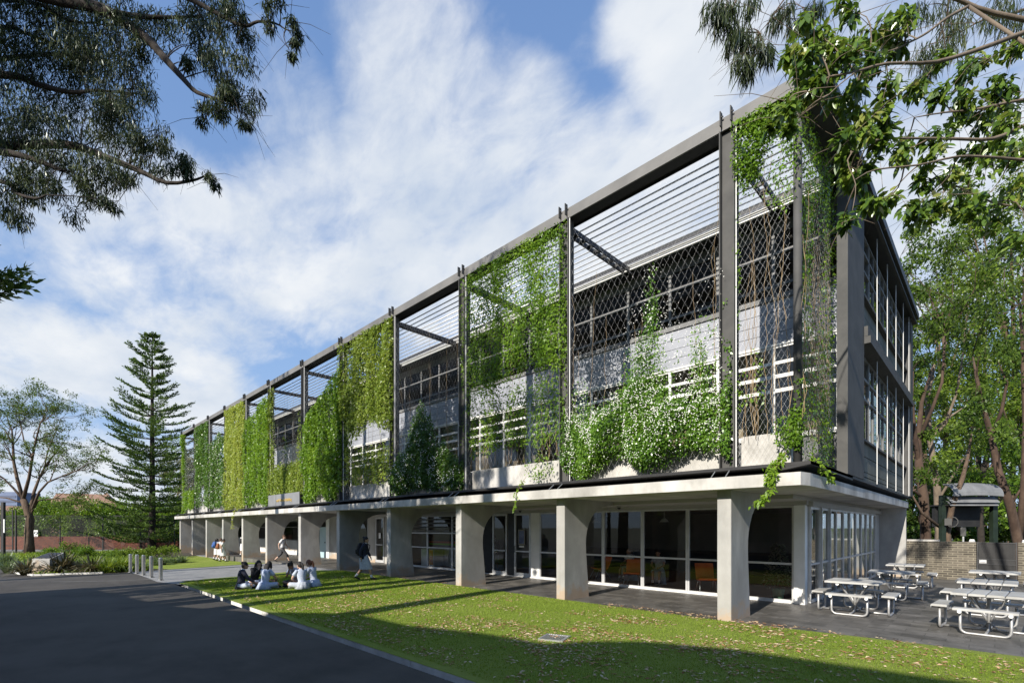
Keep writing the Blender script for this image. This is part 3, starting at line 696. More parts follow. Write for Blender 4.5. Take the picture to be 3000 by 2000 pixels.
# interior of the ground floor
mb = MB(); mb.box(-54, -3.6, 14.56, 25.2, -.02, .012); mb.build('interior_floor', M['carpet'], B)
mb = MB(); mb.box(-54, -3.6, 14.6, 25.2, 2.62, 2.69); mb.build('interior_ceiling', M['room'], B)
mb = MB(); mb.box(-54, -4.8, 22.0, 22.1, .013, 2.6); mb.box(-16.7, -16.6, 14.6, 21.95, .013, 2.6); mb.box(-26.1, -26.0, 14.6, 21.9, .013, 2.6); mb.build('interior_wall', M['room'], B)
mb = MB(); mb.box(-16.4, -4.9, 21.5, 21.98, .013, .95); mb.build('kitchen_bench', M['room_dark'], B)
for x in (-6.3,-8.9,-12.0):
    mb = MB(); mb.tube([(x,17.2,2.62),(x,17.2,2.36)], .008, n=4); mb.tube([(x,17.2,2.36),(x,17.2,2.30),(x,17.2,2.22)], [.05,.12,.17], n=14, cap=False)
    mb.build('ceiling_lamp', M['white_paint'], B)
# canteen counter with its striped front
ctr = thing('canteen_counter', 'white canteen counter with orange and green stripes behind the glass', 'counter', (-19.5,16.2,.012))
mb = MB(); mb.box(-21.6, -16.8, 15.6, 16.3, .012, .98); mb.build('body', M['white_paint'], ctr)
M['stripe_green'] = surf('stripe_green', (.32,.62,.02), None, rough=.4); M['stripe_orange'] = surf('stripe_orange', (.65,.15,.03), None, rough=.4)
MB().box(-21.7, -16.75, 15.55, 16.35, 1.10, 1.19).build('green_stripe', M['stripe_green'], ctr); MB().box(-21.7, -16.75, 15.56, 16.34, 1.195, 1.30).build('orange_stripe', M['stripe_orange'], ctr)
MB().box(-21.5, -16.9, 15.7, 16.2, .982, 1.095).build('shelf', M['room'], ctr)
fr = thing('ice_cream_freezer', 'white ice cream freezer with a red and orange picture on its end', 'freezer', (-20.55,15.2,.012))
MB().bbox(-21.4, -20.3, 14.85, 15.5, .05, .92, .03).build('body', M['white_paint'], fr)
M['poster'] = surf('freezer_picture', (.75,.12,.04), (.85,.55,.08), 5, 3, .4)
MB().box(-20.75, -20.33, 14.835, 14.848, .12, .86).build('picture', M['poster'], fr)
mb = MB(); c = Vector((-20.54,14.83,.62))
for sg in (-1, 1):
    pts = [c+Vector((sg*.11*math.sin(t*.5)*(1 if t<3.2 else .6), 0, .07*math.cos(t))) for t in [i*.45 for i in range(12)]]
    mb.tube(pts, .009, n=4)
mb.build('swirl', M['white_paint'], fr)
# notices on the doors
def sheet_thing(name, label, cat, x, y, z, w, h, cols):
    t = thing(name, label, cat, (x, y, z)); mb = MB().box(x-w/2, x+w/2, y-.008, y, z-h/2, z+h/2); mb.build('sheet', cols[0], t)
    if len(cols) > 1: MB().box(x-w*.4, x+w*.4, y-.011, y-.0085, z-h*.42, z+h*.42).build('print', cols[1], t)
sheet_thing('door_poster', 'dark blue poster stuck on the closed glass door', 'poster', -13.68, 14.40, 1.62, .36, .62, [M['room'], surf('poster_blue', (.05,.07,.16), (.16,.19,.32), 4, 3, .5)])
sheet_thing('door_notice', 'small white paper notice below the blue door poster', 'notice', -13.68, 14.40, 1.24, .26, .07, [M['white_paint']])
sheet_thing('window_notice', 'white paper sheet taped inside the canteen glass door', 'notice', -24.75, 14.40, 1.55, .22, .3, [M['white_paint']])
# soffit cameras
for i, (x, lab) in enumerate(((-4.55,'small dark dome camera under the slab beside the nearest corner'),(-8.6,'small dark dome camera under the slab over the orange chairs'),(-13.0,'small dark dome camera under the slab near the glass doors'))):
    t = thing('dome_camera', lab, 'camera', (x,13.6,2.70), group='cameras under the slab')
    mb = MB(); mb.tube([(x,13.6,2.699),(x,13.6,2.655)], .075, n=14); mb.build('base', M['soffit'], t); mb = MB(); mb.ball((x,13.6,2.645), .058, nu=12, nv=8); mb.build('dome', M['black'], t, smooth=True)
# name board
t = thing('name_board', 'grey board with gold lettering on the planted screen', 'sign', (-28.7,10.62,3.27))
MB().box(-31.12, -26.5, 10.60, 10.64, 3.275, 3.93).build('board', surf('board_grey', (.18,.185,.19), (.21,.215,.22), 2, 3, .5), t)
MB().box(-29.88, -29.86, 10.594, 10.599, 3.28, 3.925).build('joint', M['black'], t)
cu = bpy.data.curves.new('lettering', 'FONT'); cu.body = 'nell Woods Building'; cu.size = .30; cu.extrude = .008; cu.align_x = 'LEFT'
to = bpy.data.objects.new('tmp_text', cu); C.objects.link(to); bpy.context.view_layer.update()
me = bpy.data.meshes.new_from_object(to); bpy.data.objects.remove(to)
w = max(v.co.x for v in me.vertices); k = 2.25/w
me.transform(Matrix.Translation((-29.78,10.588,3.50)) @ Matrix.Rotation(R(90), 4, 'X') @ Matrix.Diagonal((k, .78, 1, 1)))
me.materials.clear(); link_mesh('lettering', me, surf('gold_letters', (.72,.50,.14), None, rough=.4, metal=.3), t)
# ------------------------------------------------------------------ climbers on the screen
def sm(a, b, x):
    t = np.clip((x-a)/(b-a), 0, 1); return t*t*(3-2*t)
LM = {
 'bright': leafmat('leaf_bright', [(0.056,0.119,0.010),(0.106,0.206,0.018),(0.163,0.281,0.027),(0.225,0.338,0.037)], .42, .06),
 'jasmine': leafmat('leaf_jasmine', [(0.035,0.088,0.010),(0.075,0.163,0.015),(0.125,0.250,0.025),(0.200,0.325,0.044)], .36, .15, .3),
 'lime': leafmat('leaf_lime', [(0.150,0.206,0.031),(0.225,0.294,0.044),(0.300,0.356,0.069),(0.350,0.375,0.112)], .42, .05),
 'dark': leafmat('leaf_dark', [(0.025,0.065,0.010),(0.053,0.115,0.015),(0.088,0.175,0.022),(0.138,0.237,0.037)], .32, .12, .3),
 'olive': leafmat('leaf_olive', [(0.094,0.144,0.022),(0.144,0.213,0.030),(0.200,0.269,0.037),(0.250,0.294,0.062)], .36, .06),
}
M['flower'] = surf('white_flower', (.80,.80,.74), None, rough=.7)
ZB, ZT = 3.27, 10.55
def vine(label, i, mat, n, dens, size, seed, flowers=None, nf=0, stems=0, depth=.26, strand=.5, xr=None, droop=.6, stem_fn=None, bulge=.25, tvar=.45):
    rng = np.random.RandomState(seed)
    if xr is None: xr = (PX[i]+.05, PX[i-1]-.05)
    x0, x1 = xr; w = x1-x0
    t_ = thing('climbing_vine', label, 'climber', ((x0+x1)/2, 11.2, 3.9), group='climbers on the planted screen')
    S = np.empty(0); T = np.empty(0)
    for _ in range(40):
        s = rng.rand(n*2)*1.06-.03; t = rng.rand(n*2)*1.05-.04
        d = dens(s, t)
        v1 = vnoise(s*w*2.6+seed, t*3.4+seed, seed+1); v2 = vnoise(s*w*7+seed, t*7.2*2.2, seed+2); v3 = vnoise(s*w*4.2+9, t*1.6+3, seed+3)
        k = d*np.clip(.25+1.35*v1, 0, 1.2)*np.clip(1-strand+strand*2.2*(v2*.5+v3*.5), 0, 1.4) - .15
        ok = rng.rand(n*2) < k
        S = np.concatenate([S, s[ok]]); T = np.concatenate([T, t[ok]])
        if len(S) > n: break
    S = S[:n]; T = T[:n]; m = len(S); dd = dens(S, T)
    lump = vnoise(S*w*2.2+seed, T*7.2*.9, seed+7)
    yf = 10.80 - bulge*dd*lump
    P = np.stack([x0+S*w, yf + rng.rand(m)**1.4*depth*(.4+dd), ZB+T*(ZT-ZB)], 1)
    Dr = np.stack([rng.normal(size=m)*.6, -.35+rng.normal(size=m)*.45, -droop+rng.normal(size=m)*.5], 1)
    Nr = np.stack([.1+rng.normal(size=m)*.5, -.75+rng.normal(size=m)*.35, .55+rng.normal(size=m)*.4], 1)
    sz = size*rng.uniform(.65, 1.3, m)
    tint = np.clip(.5 + (vnoise(S*w*1.7+3, T*6, seed+9)-.5)*tvar + rng.normal(size=m)*.22, 0, 1)
    link_mesh('foliage', leaf_mesh('foliage', P, Dr, Nr, sz, sz*.58, tint, .12, .1), mat, t_)
    if flowers is not None:
        S = np.empty(0); T = np.empty(0)
        for _ in range(40):
            s = rng.rand(nf*3); t = rng.rand(nf*3)
            ok = rng.rand(nf*3) < dens(s, t)*flowers(s, t)*np.clip(vnoise(s*w*5, t*30, seed+5)*2-.5, 0, 1)
            S = np.concatenate([S, s[ok]]); T = np.concatenate([T, t[ok]])
            if len(S) > nf: break
        m = min(nf, len(S)); S = S[:m]; T = T[:m]
        if m:
            lump = vnoise(S*w*2.2+seed, T*7.2*.9, seed+7)
            P0 = np.stack([x0+S*w, 10.765-bulge*dens(S, T)*lump-rng.rand(m)*.03, ZB+T*(ZT-ZB)], 1)
            PP = np.repeat(P0, 3, 0); k = len(PP); Dr = np.stack([rng.normal(size=k), rng.normal(size=k)*.25-.15, rng.normal(size=k)], 1)
            Nr = np.tile([0, -1, .3], (k, 1)) + rng.normal(size=(k, 3))*.2
            fs = size*.42
            me = leaf_mesh('flowers', PP-unit(Dr)*fs*.5, Dr, Nr, fs, fs*.55, np.ones(k), .05)
            o = link_mesh('flowers', me, M['flower'], t_); o['kind'] = 'stuff'
    if stems:
        mb = MB(); rr = random.Random(seed)
        for q in range(stems):
            s = stem_fn(rr) if stem_fn else rr.random(); x = x0+s*w; top = ZB + (ZT-ZB)*(.35+.6*rr.random()); z = 3.85+rr.random()*.2; pts = []
            while z < top:
                pts.append((x, 10.83+rr.random()*.08, z)); z += .22+rr.random()*.12; x += (rr.random()-.5)*.11
            if len(pts) > 2: mb.tube(pts, [.0058*(1-.5*k/len(pts)) for k in range(len(pts))], n=4, cap=False)
        if mb.v: mb.build('stems', M['stem'], t_)['kind'] = 'stuff'
    return t_
# bay by bay; s runs towards the near end, t upwards
vine('flowering jasmine heaped wide in the second bay, thick with white blossom', 1, LM['jasmine'], 30000,
     lambda s, t: np.maximum(1.7*sm(.33,.20,t+.05*np.sin(s*9))*sm(.02,.09,t+.03*np.sin(s*13)), np.clip(.40+.1*s,0,1)*sm(1.05,.30,t/(.34+.52*np.exp(-((s-.60)/.20)**2)+.26*np.exp(-((s-.07)/.11)**2)+.34*sm(.72,1,s)))*sm(.1,.2,t)),
     .066, 21, lambda s, t: .25+1.3*sm(.1,.3,t)*sm(.95,.6,t), 1900, 14, strand=.75, bulge=.4)
vine('light green creeper hanging thick from the beam of the third bay above thinner growth', 2, LM['bright'], 21000,
     lambda s, t: np.maximum(1.0*sm(.40,.50,t+.05*np.sin(s*7))*np.clip(.45+.75*sm(.12,.35,s)-.25*np.exp(-((s-.72)/.08)**2)*sm(.6,.8,t),0,1), np.maximum(.42*sm(.12,.2,t)*sm(.5,.38,t), .25*sm(-.02,.05,t)*sm(.2,.1,t)*sm(.3,.7,s))),
     .082, 22, None, 0, 20, strand=.95)
vine('dark cone shaped jasmine mound with small white flowers in the fourth bay', 3, LM['dark'], 17000,
     lambda s, t: np.maximum(sm(.62,.28,t/(.30+.60*np.exp(-((s-.45)/.30)**2)))*sm(.0,.10,t+.08*np.abs(s-.42)), .22*sm(.9,1.0,s)*sm(.75,.6,t)),
     .10, 23, lambda s, t: .35+0*s, 480, 8, strand=.5)
vine('yellow green creeper hanging from the beam of the fifth bay, thinning low down', 4, LM['olive'], 20000,
     lambda s, t: np.maximum(1.0*sm(.36,.50,t+.04*np.sin(s*8)), np.maximum(.5*sm(.30,.15,s)*sm(.15,.3,t), .45*sm(.05,.14,t)*sm(.42,.2,t))),
     .115, 24, None, 0, 6, strand=.6)
vine('solid bright green climber in the sixth bay with a sloping top edge and full base', 5, LM['bright'], 22000,
     lambda s, t: sm(.0,.08,t+.03*np.sin(s*11))*sm(1.06,.92,t/(.60+.30*s)),
     .125, 25, lambda s, t: .12+0*s, 60, 0, strand=.25)
vine('thin wispy climber around the grey name board in the widest bay', 6, LM['olive'], 11000,
     lambda s, t: np.maximum(.75*sm(.06,.12,t)*sm(.40,.22,t), np.maximum(.55*sm(.12,.05,s)*sm(1.05,.9,t), .28*sm(.3,.4,t)*sm(1.0,.5,t)*np.clip(np.sin(s*16)*1.6-.6,0,1))),
     .12, 26, None, 0, 10, strand=.8)
vine('dense bright green climber in the eighth bay, stopping short of the beam', 7, LM['bright'], 15000,
     lambda s, t: sm(.01,.07,t+.02*np.sin(s*9))*sm(.90,.78,t+.04*np.sin(s*6)-.06*s), .135, 27, lambda s, t: .1+0*s, 40, 0, strand=.25)
vine('pale lime creeper curtain hanging the full height of the ninth bay', 8, LM['lime'], 16000,
     lambda s, t: sm(-.03,.04,t+.04*np.sin(s*10))*np.clip(.95-.25*sm(.8,1,s)*sm(.5,.3,t),0,1), .14, 28, None, 0, 4, strand=.45, tvar=.1)
vine('dark green jasmine flecked with white in the tenth bay, lower than its neighbours', 9, LM['dark'], 11000,
     lambda s, t: sm(.02,.08,t)*sm(.84,.70,t+.05*np.sin(s*8)), .14, 29, lambda s, t: .5+0*s, 420, 0, strand=.3)
vine('deep green creeper hanging from the eleventh bay beam with a gap near its foot', 10, LM['dark'], 11000,
     lambda s, t: np.maximum(sm(.28,.42,t)*sm(.02,.08,s), .6*sm(.03,.1,t)*sm(.42,.3,t)*(1-np.exp(-((s-.55)/.15)**2))), .145, 30, None, 0, 3, strand=.4)
vine('sparse climber on the farthest bay, mostly wrapped round the end post', 11, LM['bright'], 6500,
     lambda s, t: np.maximum(.9*sm(.2,.08,s), .6*sm(.03,.1,t)*sm(.34,.24,t)), .15, 31, None, 0, 3, strand=.5)
vine('sparse creeper with bare brown stems between the nearest post and the round corner post', 0, LM['bright'], 5200,
     lambda s, t: np.maximum(1.0*sm(.80,.90,t+.05*np.sin(s*8)), np.maximum(.42*sm(.62,.85,t)*sm(.25,.7,s), np.maximum(.35*sm(.14,.04,s)*sm(.3,.5,t)*sm(1.0,.8,t), np.maximum(.75*sm(.02,.08,t)*sm(.20,.08,t)*sm(.45,.75,s), .16*sm(.1,.2,t)*sm(.45,.25,t))))),
     .07, 32, None, 0, 16, strand=.9, xr=(-3.94,-2.74))
# round the corner
t_ = vine('tangled corner creeper with hanging brown stems and dark green leaves', 0, LM['bright'], 6500,
     lambda s, t: np.clip(.50*sm(.0,.2,t)+.35*sm(.55,.9,t)+.55*sm(.30,.08,t)+.25*sm(.6,1,s),0,1), .066, 33, None, 0, 80, strand=.95, xr=(0.0,2.75), depth=.2)
for ch in t_.children:      # turned through a right angle on to the end of the screen
    me = ch.data; me.transform(Matrix.Translation(Vector(t_.location)))
    for v in me.vertices:
        x, y, z = v.co; v.co = (-2.79+(10.83-y)*.8, 10.98+x*.965, z)
    t_l = Vector((-2.78,12.3,3.3)); me.transform(Matrix.Translation(-t_l))
    if ch.name.startswith('foliage'): me.flip_normals()
t_.location = (-2.78,12.3,3.3)
# trailing shoots over the edge of the slab
def trail(pts, n, size, seed, parent, mat):
    rng = np.random.RandomState(seed); mb = MB(); mb.tube(pts, [.006*(1-.6*i/len(pts)) for i in range(len(pts))], n=4); mb.build('shoot', M['stem'], parent)
    pts = np.array(pts); f = rng.rand(n)**.8*(len(pts)-1.001); i = f.astype(int); fr = (f-i)[:, None]
    P = pts[i]*(1-fr)+pts[i+1]*fr + rng.normal(size=(n,3))*.03
    Dr = rng.normal(size=(n,3))*.7+np.array([0,-.4,-.6]); Nr = np.array([0,-.7,.6])+rng.normal(size=(n,3))*.4
    link_mesh('shoot_leaves', leaf_mesh('shoot_leaves', P, Dr, Nr, size*rng.uniform(.7,1.3,n), size*.5, rng.rand(n)*.5+.5, .1, .15), mat, parent)
cv = [o for o in C.objects if o.get('label','').startswith('tangled corner')][0]
trail([(-2.95,10.75,3.5),(-2.97,10.45,3.30),(-3.0,10.2,3.12),(-3.02,10.15,2.95),(-3.05,10.15,2.75),(-3.12,10.15,2.60),(-3.25,10.15,2.5),(-3.38,10.15,2.47)], 210, .095, 41, cv, LM['bright'])
trail([(-2.98,10.75,3.5),(-3.02,10.4,3.28),(-3.1,10.22,3.1),(-3.12,10.2,2.85)], 130, .09, 42, cv, LM['bright'])
trail([(-2.6,11.1,3.5),(-2.5,11.15,3.3),(-2.42,11.3,3.15),(-2.38,11.6,3.02),(-2.38,11.9,2.98)], 90, .09, 43, cv, LM['bright'])
cv2 = [o for o in C.objects if o.get('label','').startswith('light green creeper')][0]
trail([(-9.9,10.6,3.5),(-9.9,10.4,3.28),(-9.92,10.2,3.0),(-9.95,10.18,2.7),(-9.93,10.18,2.5)], 60, .09, 44, cv2, LM['bright'])
cv3 = [o for o in C.objects if o.get('label','').startswith('pale lime')][0]
trail([(-36.4,10.6,3.4),(-36.4,10.3,3.2),(-36.4,10.15,2.8),(-36.42,10.13,2.3),(-36.4,10.13,1.95)], 60, .13, 45, cv3, LM['lime'])
# ------------------------------------------------------------------ picnic tables
M['plank'] = surf('aluminium_plank', (.40,.40,.385), (.50,.50,.48), 1.4, 5, .5, metal=.1, stretch=(1,1,1), c3=(.33,.325,.31), scale3=2.5)
M['galv_tube'] = surf('galvanised_tube', (.36,.36,.36), (.50,.50,.49), 7, 5, .45, metal=.55)
M['cap'] = surf('plastic_cap', (.78,.78,.76), None, rough=.5)
def picnic_table():
    t = thing('picnic_table', 'x', 'picnic table', (0,0,0), group='grey picnic tables on the paving')
    for k in range(4):
        y = -.5+k*.254
        mb = MB(); prof = [(y,.705),(y,.735),(y+.012,.748),(y+.226,.748),(y+.238,.735),(y+.238,.705)]
        mb.prism(prof, 0, -.52, .52); mb.build('tabletop_plank', M['plank'], t, world=False)
    mb = MB()
    mb.tube([(0,0,.02),(0,0,.70)], .032, n=10)
    for sx, sy in ((1,1),(1,-1),(-1,1),(-1,-1)):
        mb.tube([(.03*sx,.03*sy,.20),(.05*sx,.05*sy,.27),(.17*sx,.17*sy,.5),(.27*sx,.27*sy,.69)], .021, n=8)
    mb.build('pedestal', M['galv_tube'], t, world=False, smooth=True)
    for s in (-.27, .27):
        mb = MB(); mb.tube([(s,-.46,.683),(s,.46,.683)], .022, n=10); o = mb.build('bearer', M['galv_tube'], t, world=False, smooth=True)
        for e in (-.46, .46):
            mb = MB(); mb.tube([(s,e-.012*(1 if e>0 else -1),.683),(s,e+.012*(1 if e>0 else -1),.683)], .034, n=12); mb.build('end_cap', M['cap'], o, world=False)
    for k in range(4):
        Rm = Matrix.Rotation(k*math.pi/2, 4, 'Z'); Lb = .44
        mb = MB(); mb.prism([(-.80,.445),(-.80,.475),(-.788,.487),(-.572,.487),(-.56,.475),(-.56,.445)], 0, -Lb, Lb)
        me = mb.mesh('seat'); me.transform(Rm); s_ = link_mesh('seat', me, M['plank'], t, world=False)
        mb = MB(); a = Lb-.10; r = .10; zb = .022
        pts = [(-a,-.68,.44)] + [(-a, -.68, .16)]
        pts += [(-a+r*(1-math.cos(q)), -.68, zb+r*(1-math.sin(q))) for q in (R(15),R(35),R(55),R(75),R(90))]
        pts += [(-x, y, z) for x, y, z in reversed(pts)]
        mb.tube(pts, .024, n=8)
        for s in (-a, a): mb.tube([(s,-.80,.425),(s,-.56,.425)], .02, n=8)
        mb.tube([(0,-.68,zb+.004),(0,-.05,.03)], .022, n=8)
        mb.tube([(0,-.30,.03),(0,-.12,.05),(0,-.035,.14)], .016, n=6)
        me = mb.mesh('seat_frame'); me.transform(Rm); f_ = link_mesh('seat_frame', me, M['galv_tube'], t, world=False, smooth=True)
        for s in (-a, a):
            mb = MB(); mb.tube([(s,-.795,.425),(s,-.815,.425)], .032, n=12); me = mb.mesh('end_cap'); me.transform(Rm); link_mesh('end_cap', me, M['cap'], f_, world=False)
    return t
pt = picnic_table()
for i, (x, y, rz, lab) in enumerate(((-2.36,13.97,0,'picnic table nearest the white corner column, planks running along the building'),
        (-2.11,17.65,R(4),'picnic table behind the corner one, planks lengthwise, beside the folding glass doors'),
        (-2.17,21.35,R(92),'picnic table in front of the far concrete end wall, plank ends facing the lawn'),
        (-.08,13.2,R(86),'picnic table nearest the lawn at the right edge, with plank ends facing the lawn'),
        (-.12,15.98,R(88),'right-hand picnic table between the nearest one and the one by the gate'),
        (.0,19.65,R(-2),'picnic table right in front of the black gate'))):
    o = pt if i == 0 else copy_tree(pt); o.location = (x, y, .003); o.rotation_euler = (0, 0, rz); o['label'] = lab

# ------------------------------------------------------------------ boundary wall, gate and what stands beyond
def wall_piece(x0, x1, label):
    t = thing('brick_wall', label, 'wall', ((x0+x1)/2, 25.56, 0))
    MB().box(x0, x1, 25.46, 25.69, -.4, 1.46).build('brickwork', M['brick_wall'], t); return t
w1 = wall_piece(-2.58, -.50, 'grey brown brick wall joining the building to the black gate')
MB().box(-2.55, -1.55, 25.45, 25.7, 1.462, 1.53).build('coping', M['concrete_pale'], w1)
wall_piece(.60, 9.0, 'grey brown brick wall running on to the right of the black gate')
g = thing('metal_gate', 'black corrugated metal gate in the brick wall with a silver latch plate', 'gate', (.05,25.55,0))
mb = MB(); mb.box(-.48, -.44, 25.48, 25.54, 0, 1.47); mb.box(.54, .58, 25.48, 25.54, 0, 1.47)
for z in (.03, .62, .80, 1.42): mb.box(-.44, .54, 25.485, 25.535, z, z+.035)
mb.build('frame', M['steel_dark'], g)
mb = MB(); n = 26; x0, x1 = -.43, .53
for z0, z1 in ((.07,.62),(.84,1.42)):
    for k in range(n):
        a = x0+(x1-x0)*k/n; mb.box(a+.003, a+(x1-x0)/n*.62, 25.495, 25.52, z0, z1); 
    mb.box(x0, x1, 25.521, 25.527, z0, z1)
mb.build('corrugated_panel', M['black'], g)
MB().box(-.43, .53, 25.50, 25.52, .656, .799).build('lock_rail', M['black'], g)
MB().box(-.42, -.22, 25.475, 25.49, .67, .80).build('latch_plate', M['galv'], g)
MB().tube([(-.40,25.46,.73),(-.30,25.455,.74),(-.24,25.46,.76)], .018, n=6).build('handle', M['cap'], g)
for i, (x, lab) in enumerate(((-.62,'small pale cap light on the brick wall left of the gate'),(.78,'small pale cap light on the brick wall right of the gate'))):
    t = thing('cap_light', lab, 'light', (x,25.57,1.46)); MB().bbox(x-.09, x+.09, 25.50, 25.64, 1.461, 1.52, .015).build('housing', M['galv'], t); MB().bbox(x-.07, x+.07, 25.52, 25.62, 1.521, 1.56, .012).build('lens', M['cap'], t)
# bus-stop like shelter beyond the wall
s = thing('shelter', 'dark shelter with pale curved metal roof and slats beyond the brick wall', 'shelter', (-.3,29.5,0))
def sp(u, v, D=21.5): return at(u, v, D)
mb = MB()
L0, R0 = sp(2768, 1580), sp(2918, 1580)
dr = (R0-L0).normalized(); dn = Vector((-dr.y, dr.x, 0))
def sbox(u0, u1, v0, v1, d0, d1):
    a, b = sp(u0, v1), sp(u1, v0); w = (Vector((b.x,b.y,0))-Vector((a.x,a.y,0))).length
    base = Vector((a.x,a.y,0)); q = []
    for z in (a.z, b.z):
        for s_, dd in ((0,d0),(w,d0),(w,d1),(0,d1)): p = base+dr*s_+dn*dd; q.append((p.x,p.y,z))
    m_ = MB(); m_.v = q; m_.f = [(0,3,2,1),(4,5,6,7),(0,1,5,4),(1,2,6,5),(2,3,7,6),(3,0,4,7)]; m_.m = [0]*6; return m_
a_, b_ = sbox(2760, 2772, 1450, 1690, 0, .18), sbox(2910, 2924, 1440, 1690, 0, .18)
M['shelter_green'] = surf('shelter_green', (.009,.016,.009), (.015,.026,.014), 3, 3, .5)
for m_ in (a_, b_): m_.build('post', M['shelter_green'], s)
sbox(2773, 2909, 1480, 1542, .6, .75).build('back_panel', M['black'], s)
sbox(2768, 2914, 1477, 1481, -.1, .8).build('ceiling', M['black'], s)
def slat(u0, u1, v0, v1, d0, d1):
    a, b = sp(u0, v1), sp(u1, v1); top = sp(u0, v0).z; p = []
    for base, z, dd in ((a, a.z, d0), (b, b.z, d0), (b, top, d1), (a, top, d1)): q = Vector((base.x,base.y,0))+dn*dd; p.append(Vector((q.x,q.y,z)))
    th_ = Vector((0,0,.03)); mb = MB(); mb.v = [tuple(x) for x in p]+[tuple(x+th_+dn*.02) for x in p]; mb.f = [(0,1,2,3),(7,6,5,4),(0,4,5,1),(1,5,6,2),(2,6,7,3),(3,7,4,0)]; mb.m = [0]*6; return mb
M['shelter_roof'] = surf('shelter_roof_metal', (.14,.145,.15), (.20,.205,.21), 2, 4, .6)
slat(2770, 2911, 1469, 1481, -.25, -.05).build('slat', M['shelter_roof'], s); slat(2770, 2911, 1455, 1472, -.3, -.02).build('slat', M['shelter_roof'], s)
rings = []
for k in range(9):
    f = k/8; u = 2772+f*144; v = 1452; c = sp(u, v); r_ = []
    for j in range(7):
        q = j/6; zz = math.sin(q*1.3)*.56; dd = -.38+q*q*.55
        p = Vector((c.x,c.y,0))+dn*dd; r_.append(Vector((p.x,p.y,c.z+zz+.05*math.sin(f*math.pi))))
    rings.append(r_+[p_-Vector((0,0,.04)) for p_ in reversed(r_)])
mb = MB(); mb.loft(rings); mb.build('roof', M['shelter_roof'], s)
mb = MB(); c = sp(2779,1528); mb.box(c.x-.12, c.x+.12, c.y-.25, c.y-.1, c.z-.15, c.z+.15); mb.tube([c+Vector((.12+.2*math.sin(a*.6),-.2,.22*math.cos(a*.6))) for a in range(11)], .018, n=5); mb.build('cable_box', M['steel_grey'], s)
# meter box on a post, white bollard-like post beyond the wall
t = thing('meter_box', 'grey metal box on a short post behind the brick wall', 'meter box', (at(2822,1600,19.5).x, at(2822,1600,19.5).y, 0))
c = at(2822,1560,19.5); mb = MB(); mb.bbox(c.x-.085, c.x+.085, c.y-.07, c.y+.07, c.z-.12, c.z+.22, .02); mb.build('box', M['steel_grey'], t)
mb = MB(); mb.tube([(c.x,c.y,0),(c.x,c.y,c.z-.121)], .035, n=8); mb.build('post', M['galv_tube'], t)
# ------------------------------------------------------------------ bollards
def bollard():
    t = thing('bollard', 'x', 'bollard', (0,0,0), group='steel bollards across the path')
    mb = MB(); mb.tube([(0,0,.012),(0,0,.82),(0,0,.84)], [.068,.068,.055], n=20); mb.build('tube', M['bollard'], t, world=False, smooth=False)
    mb = MB(); mb.tube([(0,0,.0),(0,0,.012)], .10, n=20); mb.build('base_plate', M['galv'], t, world=False)
    mb = MB(); mb.box(.085, .15, -.03, .03, .0, .03); mb.build('lock', M['steel_dark'], t, world=False)
    return t
M['bollard'] = surf('brushed_steel', (.50,.50,.49), (.60,.60,.58), 20, 3, .28, metal=.9)
bo = bollard()
for i, (x, y, lab) in enumerate(((-28.36,3.65,'brightest steel bollard, standing at the corner of the planted bed'),(-26.88,3.69,'steel bollard second from the planted bed'),(-25.71,3.75,'steel bollard in the middle of the row of five'),(-24.25,3.79,'steel bollard second from the green lawn'),(-22.64,3.83,'steel bollard nearest the camera at the corner of the lawn'))):
    o = bo if i == 0 else copy_tree(bo); o.location = (x, y, HG(x)+.012); o['label'] = lab
# ------------------------------------------------------------------ orange chairs indoors
M['orange'] = surf('orange_plastic', (.85,.19,.04), (.90,.24,.06), 6, 3, .45)
def lounge_chair():
    t = thing('orange_chair', 'x', 'chair', (0,0,0), group='orange chairs behind the glass')
    mb = MB(); prof = [(.28,.42),(.10,.37),(-.12,.36),(-.20,.42),(-.30,.62),(-.38,.84)]; top = [(y+.01,z+.028) for y, z in prof]
    poly = prof+[(y-.005 if z > .4 else y, z+.03) for y, z in reversed(prof)]
    mb.prism([(y,z) for y, z in prof]+[(y+.03 if z>.42 else y, z+.03) for y, z in reversed(prof)], 0, -.27, .27)
    mb.build('shell', M['orange'], t, world=False)
    for sx in (-1, 1):
        mb = MB(); mb.tube([(sx*.26,.34,.0),(sx*.22,.16,.36)], .011, n=6); mb.tube([(sx*.26,-.34,.0),(sx*.22,-.10,.355)], .011, n=6); mb.tube([(sx*.22,.16,.355),(sx*.22,-.10,.35)], .011, n=6)
        mb.build('leg_frame', M['galv'], t, world=False, smooth=True)
    return t
ch = lounge_chair()
for i, (x, y, rz, lab) in enumerate(((-6.35,14.98,R(215),'empty orange chair close behind the glass, left of the nearest pillar'),(-9.0,15.1,R(200),'orange chair behind the glass in the middle of the seated pair'),(-9.75,16.2,R(160),'orange chair behind the glass partly behind the seated person in white'),(-10.9,15.9,R(150),'orange chair deepest to the left behind the glass'))):
    o = ch if i == 0 else copy_tree(ch); o.location = (x, y, .014); o.rotation_euler = (0, 0, rz); o['label'] = lab
